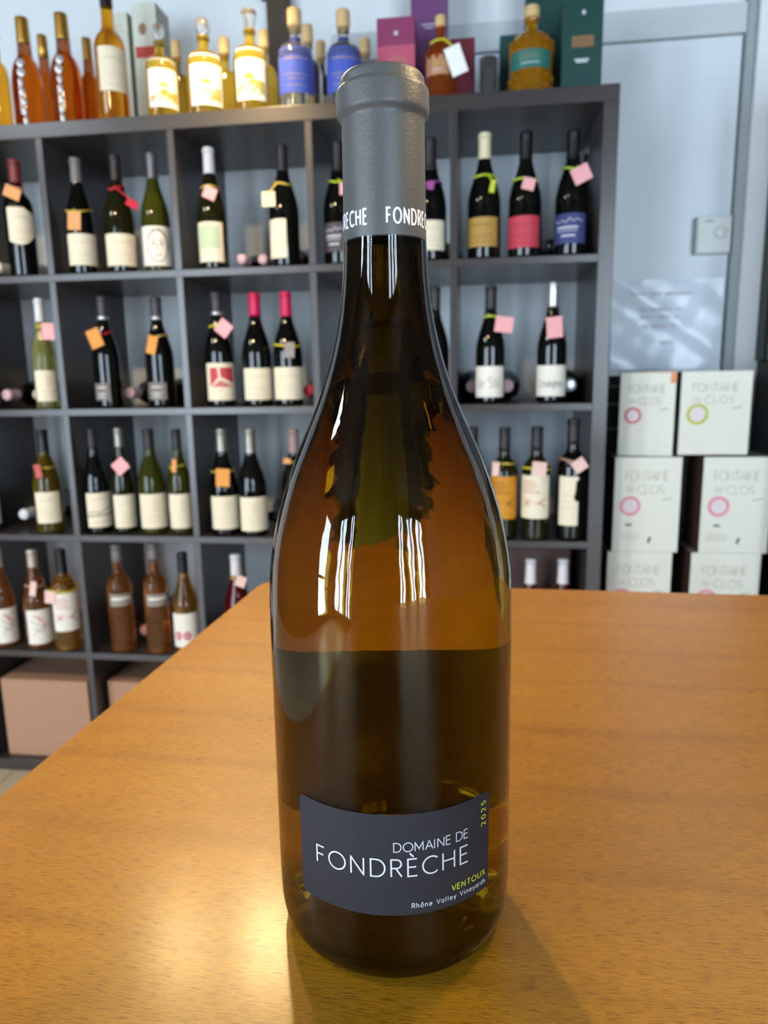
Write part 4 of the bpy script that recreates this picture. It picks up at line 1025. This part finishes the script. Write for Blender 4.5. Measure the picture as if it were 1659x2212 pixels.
{'x': 0.3453, 'y': 0.0247, 'z': 1.3268, 's': 0.0451, 'w': 0.0378, 'ang': 3, 'cm': 'pink', 'rm': 'goldstr', 'label': 'pink price tag on the pale green white-capped bottle', 'b': 33, 'rz': 0.2333},
{'x': 0.4834, 'y': 0.0205, 'z': 1.3046, 's': 0.0506, 'w': 0.038, 'ang': -20, 'cm': 'orangetag', 'rm': 'red', 'label': 'orange price tag with red ribbon, second row', 'b': 34, 'rz': 0.2097},
{'x': 0.6469, 'y': 0.0192, 'z': 1.2836, 's': 0.0488, 'w': 0.0271, 'ang': 15, 'cm': 'orangetag', 'rm': 'goldstr', 'label': 'orange price tag with gold cord, second row', 'b': 35, 'rz': 0.1956},
{'x': 0.8521, 'y': 0.0188, 'z': 1.3224, 's': 0.0392, 'w': 0.0392, 'ang': 40, 'cm': 'pink', 'rm': 'yellow', 'label': 'pink diamond-tilted tag on the crimson-square bottle', 'b': 36, 'rz': 0.2189},
{'x': 1.0297, 'y': 0.0186, 'z': 1.2619, 's': 0.0406, 'w': 0.0279, 'ang': 3, 'cm': 'greytag', 'rm': 'yellow', 'label': 'grey tag on yellow ribbon of the right fuchsia-capped bottle', 'b': 38, 'rz': 0.1632},
{'x': 1.5912, 'y': 0.0198, 'z': 1.313, 's': 0.0394, 'w': 0.0456, 'ang': 8, 'cm': 'pink', 'rm': 'lime', 'label': 'pink price tag on the left of the two white-labelled bottles', 'b': 40, 'rz': 0.224},
{'x': 1.7167, 'y': 0.02, 'z': 1.303, 's': 0.0519, 'w': 0.0396, 'ang': -5, 'cm': 'pink', 'rm': 'goldstr', 'label': 'pink price tag on the silver-capped bottle', 'b': 41, 'rz': 0.2113},
{'x': 0.2809, 'y': 0.0085, 'z': 0.9391, 's': 0.0383, 'w': 0.0206, 'ang': -10, 'cm': 'redpink', 'rm': 'goldstr', 'label': 'reddish tag on gold cord of the amber green bottle', 'b': 43, 'rz': 0.1966},
{'x': 0.5268, 'y': 0.0182, 'z': 0.9524, 's': 0.0391, 'w': 0.0419, 'ang': -40, 'cm': 'pink', 'rm': 'lime', 'label': 'pink diamond-tilted tag on the second of the four bottles', 'b': 45, 'rz': 0.1985},
{'x': 0.6862, 'y': 0.0179, 'z': 0.9536, 's': 0.0378, 'w': 0.0135, 'ang': 5, 'cm': 'orange', 'rm': 'lime', 'label': 'slim orange tag on the rightmost of the four bottles', 'b': 47, 'rz': 0.197},
{'x': 0.829, 'y': 0.0079, 'z': 0.9213, 's': 0.0499, 'w': 0.0394, 'ang': 3, 'cm': 'orangetag', 'rm': 'goldstr', 'label': 'large orange price tag on the foil-necked bottle', 'b': 48, 'rz': 0.1844},
{'x': 1.0077, 'y': 0.0294, 'z': 0.9648, 's': 0.0154, 'w': 0.0206, 'ang': 5, 'cm': 'orange', 'rm': 'goldstr', 'label': 'orange tag on the rose-capped bottle by the big shoulder', 'b': 50, 'rz': 0.2079},
{'x': 1.5746, 'y': 0.0115, 'z': 0.9452, 's': 0.037, 'w': 0.0185, 'ang': 3, 'cm': 'pinkpale', 'rm': 'goldstr', 'label': 'pale slim tag on the ochre-labelled bottle', 'b': 52, 'rz': 0.2042},
{'x': 1.6857, 'y': 0.0, 'z': 0.9466, 's': 0.0369, 'w': 0.0369, 'ang': 5, 'cm': 'pinkpale', 'rm': 'yellow', 'label': 'pale tag with yellow band on the crossed-sprigs bottle', 'b': 53, 'rz': 0.193},
{'x': 1.7874, 'y': 0.0036, 'z': 0.9557, 's': 0.0322, 'w': 0.0347, 'ang': -35, 'cm': 'pinkpale', 'rm': 'rose', 'label': 'pale tag tilted on the die-cut-labelled bottle', 'b': 54, 'rz': 0.2143},
{'x': 0.2236, 'y': 0.0094, 'z': 0.5882, 's': 0.0461, 'w': 0.02, 'ang': 12, 'cm': 'pinkpale', 'rm': 'rose', 'label': 'slim pink tag on the second feather-labelled rosé', 'b': 56, 'rz': 0.1973},
{'x': 0.2789, 'y': 0.0042, 'z': 0.5655, 's': 0.0395, 'w': 0.0334, 'ang': 5, 'cm': 'pinkpale', 'rm': 'yellow', 'label': 'pale tag on a yellow ribbon, black-capped rosé', 'b': 57, 'rz': 0.1884},
{'x': 0.8603, 'y': 0.0187, 'z': 0.6217, 's': 0.0325, 'w': 0.0297, 'ang': 20, 'cm': 'pinkpale', 'rm': 'goldstr', 'label': 'pale pink tag on the white-capped red bottle', 'b': 61, 'rz': 0.2293}],
[{'x': 0.8905, 'y': 0.08, 'z': 1.5065, 'R': 0.033, 'ln': 0.28, 'cap': 'pinkend', 'glass': 'dark', 'label': 'lying bottle with pink cap end between white-capped and narrow-labelled bottles'},
{'x': 0.9452, 'y': 0.095, 'z': 1.5065, 'R': 0.033, 'ln': 0.28, 'cap': 'pinkend', 'glass': 'dark', 'label': 'lying bottle partly behind the narrow cream-labelled bottle'},
{'x': 1.0437, 'y': 0.095, 'z': 1.5135, 'R': 0.04, 'ln': 0.28, 'cap': 'brownend', 'glass': 'dark', 'label': 'lying bottle at the right end of the third top cell'},
{'x': 1.4429, 'y': 0.095, 'z': 1.5135, 'R': 0.04, 'ln': 0.28, 'cap': 'whitecap', 'glass': 'dark', 'label': 'lying bottle with white cap right of the big neck'},
{'x': 1.7157, 'y': 0.095, 'z': 1.5135, 'R': 0.04, 'ln': 0.28, 'cap': 'dark', 'glass': 'dark', 'label': 'lying dark bottle between crimson and blue labels'},
{'x': 0.1629, 'y': 0.095, 'z': 1.5135, 'R': 0.04, 'ln': 0.28, 'cap': 'creamcap', 'glass': 'dark', 'label': 'lying bottle with cream cap at left frame edge, top row'},
{'x': 0.1586, 'y': 0.08, 'z': 1.1543, 'R': 0.04, 'ln': 0.28, 'cap': 'pinkend', 'glass': 'dark', 'label': 'lying bottle with pale end left in the second row'},
{'x': 0.2501, 'y': 0.09, 'z': 1.1543, 'R': 0.04, 'ln': 0.28, 'cap': 'pinkbig', 'glass': 'dark', 'label': 'lying bottle with large pink end left of the pale green bottle'},
{'x': 0.5321, 'y': 0.095, 'z': 1.1543, 'R': 0.04, 'ln': 0.28, 'cap': 'pinkend', 'glass': 'dark', 'label': 'lying bottle between the ribboned and gold-cord bottles'},
{'x': 0.6218, 'y': 0.095, 'z': 1.1543, 'R': 0.04, 'ln': 0.28, 'cap': 'dark', 'glass': 'dark', 'label': 'lying dark bottle at the right end of the second cell, second row'},
{'x': 1.0637, 'y': 0.08, 'z': 1.1543, 'R': 0.04, 'ln': 0.28, 'cap': 'redend', 'glass': 'dark', 'label': 'lying bottle with red ring end by the big shoulder'},
{'x': 1.5122, 'y': 0.095, 'z': 1.1583, 'R': 0.044, 'ln': 0.28, 'cap': 'pinkend', 'glass': 'dark', 'label': 'lying bottle left of the dark-capped white-labelled bottle'},
{'x': 1.6033, 'y': 0.095, 'z': 1.1583, 'R': 0.044, 'ln': 0.28, 'cap': 'pinkend', 'glass': 'dark', 'label': 'lying bottle right of the dark-capped white-labelled bottle'},
{'x': 1.7677, 'y': 0.095, 'z': 1.1583, 'R': 0.044, 'ln': 0.28, 'cap': 'silver', 'glass': 'dark', 'label': 'lying bottle with silver end beside the silver-capped bottle'},
{'x': 0.1591, 'y': 0.095, 'z': 0.7952, 'R': 0.04, 'ln': 0.28, 'cap': 'whitecap', 'glass': 'dark', 'label': 'lying bottle with white end left of the amber green bottle'},
{'x': 0.939, 'y': 0.095, 'z': 0.7952, 'R': 0.04, 'ln': 0.28, 'cap': 'dark', 'glass': 'dark', 'label': 'lying dark bottle by the foil-necked pair'},
{'x': 0.518, 'y': 0.095, 'z': 0.436, 'R': 0.04, 'ln': 0.28, 'cap': 'pinkend', 'glass': 'dark', 'label': 'lying bottle with pink end between the two slim rosés'}])
BOT, TAGS, LYING = DATA
MADE = []
for d in BOT:
    MADE.append(make_bottle(d))
# paper tags hanging from the necks
for t in TAGS:
    d = BOT[t['b']]
    prof = [(r*d['R'], z*d['H']) for r, z in KIND[d['kind']]]
    root = thing('price_tag', (t['x'], t['y'], t['z']), t['label'], 'tag', 0, 'price tags on the bottles')
    bm = bmesh.new(); s = t['s']/2; w = t['w']/2
    add_box(bm, -w, w, -.0006, .0006, -s, s, .0004)
    ca = link('card', bm, t['cm'], root)
    ca.rotation_euler = (0, D2(t['ang']), 0)
    # ribbon loop round the neck plus a tail down to the card
    zr = min(max(t['rz'], d['H']*.35), d['H']*.93)
    rr = rad_at(prof, zr)+.0022
    bm = bmesh.new()
    zw = d['z']+zr
    n = 24
    cx, cy = d['x']-t['x'], d['y']-t['y']
    ring = []
    for i in range(n):
        a = 2*PI*i/n
        dz = .003*math.sin(a*2+t['x']*9)-.004*math.cos(a)
        rl = rad_at(prof, zr+dz)+.0016
        ring.append([bm.verts.new((cx+(rl+q[0])*math.sin(a), cy-(rl+q[0])*math.cos(a), zw-t['z']+dz+q[1])) for q in ((0, -.0022), (.0012, -.0022), (.0012, .0022), (0, .0022))])
    for i in range(n):
        p, q = ring[i], ring[(i+1) % n]
        for k in range(4):
            bm.faces.new((p[k], q[k], q[(k+1) % 4], p[(k+1) % 4]))
    a_ = Vector((cx+(rr+.0016)*math.sin(.2)*(1 if cx < 0 else -1), cy-(rr+.0016)*math.cos(.2), zw-t['z']))
    b_ = Vector((0, -.0005, s*.75))
    dr = b_-a_
    if dr.length > 1e-4:
        side = dr.cross(Vector((0, 1, 0)))
        side = side.normalized()*.0016 if side.length > 1e-6 else Vector((.0016, 0, 0))
        off = Vector((0, -.0012, 0))
        vs = [bm.verts.new(p) for p in (a_-side, a_+side, b_+side, b_-side, a_-side+off, a_+side+off, b_+side+off, b_-side+off)]
        for q in ((0,1,2,3),(7,6,5,4),(0,4,5,1),(1,5,6,2),(2,6,7,3),(3,7,4,0)): bm.faces.new([vs[i] for i in q])
    bmesh.ops.recalc_face_normals(bm, faces=bm.faces)
    link('ribbon', bm, RIB.get(t['rm'], t['rm']), root)
# bottles lying with the neck to the front
for d in LYING:
    root = thing('lying_bottle', (d['x'], d['y'], d['z']), d['label'], 'bottle', 0, 'bottles lying on the shelves')
    prof = [(r*d['R'], z*d['ln']) for r, z in KIND['burgundy']]
    sp = smooth_prof(prof, 3)
    sp = [(r, max(0, z)) for r, z in sp]
    bm = bmesh.new(); lathe(bm, [(0, 0)]+sp+[(0, sp[-1][1])], 24)
    Rm = Matrix.Translation((0, d['ln'], 0)) @ Matrix.Rotation(PI/2, 4, 'X')
    bmesh.ops.transform(bm, matrix=Rm, verts=bm.verts)
    link('glass_body', bm, d['glass'], root, True)
    H = d['ln']
    cz = H*.82
    pr = [(rad_at(sp, cz)+.0008, cz)]+[(r+.0008, z) for r, z in sp if z > cz]
    pr += [(pr[-1][0]*.9, H+.0008), (0, H+.001)]
    bm = bmesh.new(); lathe(bm, pr, 24)
    bmesh.ops.transform(bm, matrix=Rm, verts=bm.verts)
    link('capsule', bm, d['cap'], root, True)

# ---------------------------------------------------------------- boxes on top of the shelf
TOPZ = SW
def gift(name, x0, x1, y0, y1, h, m, label, side=None, deco=None, rz=0):
    cx = (x0+x1)/2
    root = thing(name, (cx, y0, TOPZ), label, 'box', rz, 'gift boxes on top of the shelf')
    bm = bmesh.new()
    add_box(bm, x0-cx, x1-cx, 0, y1-y0, 0, h, .001)
    if side:
        for f in bm.faces:
            if abs(f.normal.x) > .9: f.material_index = 1
    link('carton', bm, [m]+([side] if side else []), root)
    if deco: deco(root, x1-x0, h)
    return root
flat = lambda x, y: (x, -.0008, y)
def prt(root, m, strokes=(), fills=(), w=.002):
    for f in fills:
        b = bmesh.new(); fill(b, f, flat); link('print', b, m, root)
    for s in strokes:
        b = bmesh.new(); ribbon(b, s, w, flat, False); link('print', b, m, root)
def deco_seal(root, w, h):
    prt(root, 'gift_red', fills=[(-w*.42, h*.62, w*.42, h*.70)])
    prt(root, 'seal_brown', fills=[arc(-w*.08, h*.82, w*.16, w*.22, 0, 340, 16)])
def deco_lines(root, w, h):
    prt(root, 'gold', strokes=[[(-w*.3, h*(.90-.04*i)), (w*.3, h*(.90-.04*i))] for i in range(2)], w=.0015)
def deco_mag(root, w, h):
    prt(root, 'magenta_light', fills=[(-w*.5, h*.36, w*.5, h*.72)])
    fb = lambda x, y: (x, -.0012, y)
    b = bmesh.new()
    for i in range(10): ribbon(b, [(-w*.28+i*w*.062, h*.47), (-w*.28+i*w*.062, h*(.66-.02*abs(i-5)))], .0012, fb)
    link('print', b, 'gold', root)
    b = bmesh.new(); ribbon(b, [(-w*.2, h*.33), (w*.35, h*.33)], .003, fb); link('print', b, 'whiteprint', root)
    b = bmesh.new(); fill(b, (-w*.04, h*.82, w*.06, h*.86), fb)
    link('print', b, 'whiteprint', root)
def deco_pur(root, w, h):
    prt(root, 'whiteprint', strokes=[[(-w*.2, h*.66), (w*.2, h*.66)], [(-w*.12, h*.64), (w*.12, h*.64)]], w=.003)
def deco_green(root, w, h):
    prt(root, 'copperprint', fills=[(-w*.26, h*.51, w*.28, h*.62)])
    b = bmesh.new()
    fb = lambda x, y: (x, -.0012, y)
    for i in range(9): ribbon(b, [(-w*.24+i*w*.06, h*.52), (-w*.24+i*w*.06, h*.60)], .0012, fb)
    link('print', b, 'greenbox', root)
    prt(root, 'whiteprint', strokes=[[(-w*.18, h*.385), (w*.18, h*.385)], [(-w*.14, h*.365), (w*.14, h*.365)]], fills=[(-w*.02, h*.83, w*.06, h*.87)], w=.004)
gift('gift_box', .490, .545, .235, .30, .353, 'gift_cream', 'narrow pale greenish gift box left of the wax-sealed one', 'gift_side', deco_lines)
gift('gift_box', .563, .634, .225, .315, .366, 'gift_cream', 'cream gift box with brown seal and red stripe behind the yellow bottles', 'gift_greyside', deco_seal)
gift('gift_box', 1.263, 1.360, .13, .22, .235, 'magenta', 'magenta gift box with gold lines and red middle band', None, deco_mag)
gift('gift_box', 1.340, 1.437, .25, .34, .40, 'purple_box', 'tall purple gift box rising out of the frame', None, deco_pur)
gift('gift_box', 1.447, 1.512, .15, .25, .183, 'winered', 'low wine red gift box behind the amber whisky bottle')
gift('gift_box', 1.575, 1.640, .15, .24, .182, 'greenbox', 'low dark green gift box left of the golden whisky bottle')
gift('gift_box', 1.645, 1.742, .25, .34, .40, 'greenbox', 'tall dark green gift box rising out of the frame')
gift('gift_box', 1.722, 1.818, .08, .17, .222, 'greenbox', 'dark green gift box with copper print at the right end', None, deco_green)
# brown post against the wall above the shelf
po = thing('wall_post', (.945, .37, TOPZ), 'dark brown post with a bracket standing behind the yellow and blue spirits', 'post')
bm = bmesh.new(); add_box(bm, -.032, .032, -.014, .028, 0, .86, .003)
link('shaft', bm, 'post_brown', po)
bm = bmesh.new(); add_box(bm, -.052, -.031, -.016, .02, .42, .50, .003)
link('bracket', bm, 'post_brown', po)

# ---------------------------------------------------------------- cartons in the bottom and right cells
def carton(name, x0, x1, y0, y1, z0, h, m, label, grp=None):
    root = thing(name, ((x0+x1)/2, y0, z0), label, 'box', 0, grp)
    w = (x1-x0)/2
    box('carton', -w, w, 0, y1-y0, 0, h-.004, m, root, .002)
    for s in (-1, 1):
        bm = bmesh.new()
        a, b = (0, (y1-y0)/2-.001) if s < 0 else ((y1-y0)/2+.001, y1-y0)
        add_box(bm, -w, w, a, b, h-.004, h, .001)
        link('flap', bm, m, root)
    return root
carton('cardboard_box', .066, .352, .03, .33, SO, .254, 'cardboard', 'pale brown cardboard box in the bottom cell nearest the left edge', 'cardboard boxes in the bottom row')
carton('cardboard_box', .408, .690, .05, .33, SO, .250, 'cardboard', 'pale brown cardboard box in the next bottom cell, half behind the table', 'cardboard boxes in the bottom row')
carton('brown_case', 1.50, 1.793, .16, .36, SHZ[4], .305, 'crate_brown', 'dark brown case behind the two white-capped bottles right of the magnum')

# ---------------------------------------------------------------- wine boxes beside the shelf
def winebox(x0, x1, y0, dep, z0, h, ring, label, rz=0, tape=False, foot=True, side='box_side'):
    cx = (x0+x1)/2; w = (x1-x0)/2
    root = thing('wine_box', (cx, y0, z0), label, 'box', rz, 'wine boxes stacked beside the shelf')
    bm = bmesh.new(); add_box(bm, -w, w, 0, dep, 0, h, .0015)
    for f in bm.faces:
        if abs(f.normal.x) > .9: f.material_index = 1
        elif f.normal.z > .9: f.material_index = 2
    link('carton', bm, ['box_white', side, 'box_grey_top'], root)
    b = bmesh.new()
    write(b, 'FONTAINE', -w*.66, w*.62, h*.76, h*.095, .0017, flat)
    write(b, 'DU', -w*.62, -w*.42, h*.64, h*.05, .0013, flat)
    write(b, 'CLOS', -w*.30, w*.50, h*.62, h*.085, .0017, flat)
    ribbon(b, [(w*.45, h*.555), (w*.75, h*.575)], .003, flat)
    link('lettering', b, 'box_text', root)
    rx, ry, rr = -w*.50, h*.49, w*.27
    b = bmesh.new(); fill(b, arc(rx, ry, rr, rr, 0, 345, 24), flat); link('emblem_disc', b, 'ring_fill', root)
    b = bmesh.new(); ribbon(b, arc(rx, ry, rr, rr, 0, 345, 24), w*.085, lambda x, y: (x, -.0014, y), True); link('emblem_ring', b, ring, root)
    if foot:
        b = bmesh.new()
        ribbon(b, [(w*.10, h*.10), (w*.12, h*.13), (w*.16, h*.16)], .006, flat)
        ribbon(b, [(-w*.62, h*.29), (-w*.42, h*.29)], .005, flat)
        link('small_print', b, 'box_dark', root)
        b = bmesh.new()
        for y in (.20, .17, .14): ribbon(b, [(-w*.8, h*y), (-w*.2, h*y)], .0016, flat)
        link('fine_print', b, 'box_text', root)
    if tape:
        b = bmesh.new()
        add_box(b, -w*.42, w, -.0008, .05, h, h+.0012)
        add_box(b, w*.80, w*1.004, -.0014, 0, h*.87, h+.0012)
        link('tape', b, 'tape_orange', root)
    return root
pl = thing('box_plinth', (2.085, .08, 0), 'low dark plinth carrying the wine box stacks behind the table', 'plinth')
box('plinth', -.21, .21, 0, .178, 0, .449, 'cabinet_black', pl, .004)
z1, z2, z3 = .449, .7055, .9655
hb = .2565
winebox(1.884, 2.055, .10, .15, z1, z2-z1, 'ring_pink', 'white wine box at the foot of the left stack, cut by the table edge')
winebox(2.104, 2.284, .10, .15, z1, z2-z1, 'ring_pink', 'white wine box at the foot of the right stack, cut by the table edge')
winebox(1.894, 2.067, .10, .15, z2, z3-z2, 'ring_pink', 'pink-ringed white wine box in the middle of the left stack')
winebox(2.121, 2.297, .10, .15, z2, z3-z2, 'ring_pink', 'pink-ringed white wine box in the middle of the right stack')
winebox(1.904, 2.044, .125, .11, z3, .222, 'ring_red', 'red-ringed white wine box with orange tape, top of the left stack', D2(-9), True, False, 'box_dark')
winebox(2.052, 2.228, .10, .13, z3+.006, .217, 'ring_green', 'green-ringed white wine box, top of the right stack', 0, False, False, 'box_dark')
dc = thing('dark_carton', (2.0, .262, 0), 'slate blue carton standing behind the left stack of wine boxes', 'box')
bm = bmesh.new(); add_box(bm, -.112, .112, 0, .10, 0, 1.180, .002)
link('carton', bm, 'carton_blue', dc)
b = bmesh.new()
for z, x in ((1.15, -.085), (1.10, -.09), (1.03, -.09)): ribbon(b, [(x-.014, z), (x+.016, z)], .004, flat)
link('print', b, 'whiteprint', dc)

# wall things
th_ = thing('thermostat', (2.186, RY1-.012, 1.568), 'white square thermostat with a round dial on the door', 'thermostat')
box('housing', -.046, .046, -.028, 0, -.050, .050, 'plastic_white', th_, .003)
bm = bmesh.new(); lathe(bm, [(0, 0), (.018, 0), (.017, .004), (.016, .005), (0, .005)], 28)
bmesh.ops.transform(bm, matrix=Matrix.Translation((.016, -.028, .006)) @ Matrix.Rotation(PI/2, 4, 'X'), verts=bm.verts)
link('dial', bm, 'plastic_white', th_, True)
box('side_edge', -.0500, -.0462, -.026, 0, -.049, .049, 'plastic_grey', th_)  # grey strip down the left side of the housing
b = bmesh.new(); ribbon(b, [(-.026, .037), (-.004, .037)], .0025, lambda x, y: (x, -.0286, y)); link('mark', b, 'box_dark', th_)
nt = thing('paper_notice', (2.072, RY1-.0125, 1.325), 'white notice in a wrinkled plastic sleeve on the door', 'notice')
bm = bmesh.new()
NX, NZ = 26, 24
rn = random.Random(3)
gv = []
for j in range(NZ+1):
    row = []
    for i in range(NX+1):
        x = -.157+.314*i/NX; z = -.128+.256*j/NZ
        wv = .0035*math.sin(18*x+26*z)+.002*math.sin(44*x-23*z+1)+.0012*math.sin(61*z+40*x)
        dd = ((.10-x)*.70+(-.128-z)*.66)            # lower left bent outward, a shape added to catch the glare
        fold = .10*max(0, dd-.04)+.003*max(0, 1-abs((x-.06)*.75+(z+.02))/.03)
        row.append(bm.verts.new((x, -.006-wv-fold, z)))
    gv.append(row)
for j in range(NZ):
    for i in range(NX):
        bm.faces.new((gv[j][i], gv[j][i+1], gv[j+1][i+1], gv[j+1][i]))
link('sheet', bm, 'notice_sheet', nt, True)
b = bmesh.new()
fn = lambda x, y: (x, -.0205, y)
for z, spans in ((.088, ((-.10, -.06), (-.045, -.015), (-.002, .02), (.03, .07))), (.044, ((-.072, -.05), (-.04, .012), (.027, .04))), (.022, ((-.068, -.046), (-.018, .010), (.022, .034))), (-.004, ((-.06, -.048), (-.034, .006), (.016, .026))), (-.05, ((-.01, .02),))):
    for a, c in spans: ribbon(b, [(a, z), (c, z)], .006, fn)
link('print', b, 'notice_print', nt)

# tall grey cabinet at the right edge of the picture
cb = thing('tall_cabinet', (2.62, -.05, 0), 'tall grey cabinet with black lower half at the right edge', 'cabinet')
box('base_carcass', -.298, .298, 0, .40, 0, 1.215, 'cabinet_black', cb, .004)
box('upper_carcass', -.295, .298, .0, .34, 1.215, 1.90, 'cabinet_grey', cb, .004)
box('back_edge', -.305, .298, .341, .398, 1.215, 1.895, 'cabinet_green', cb, .002)
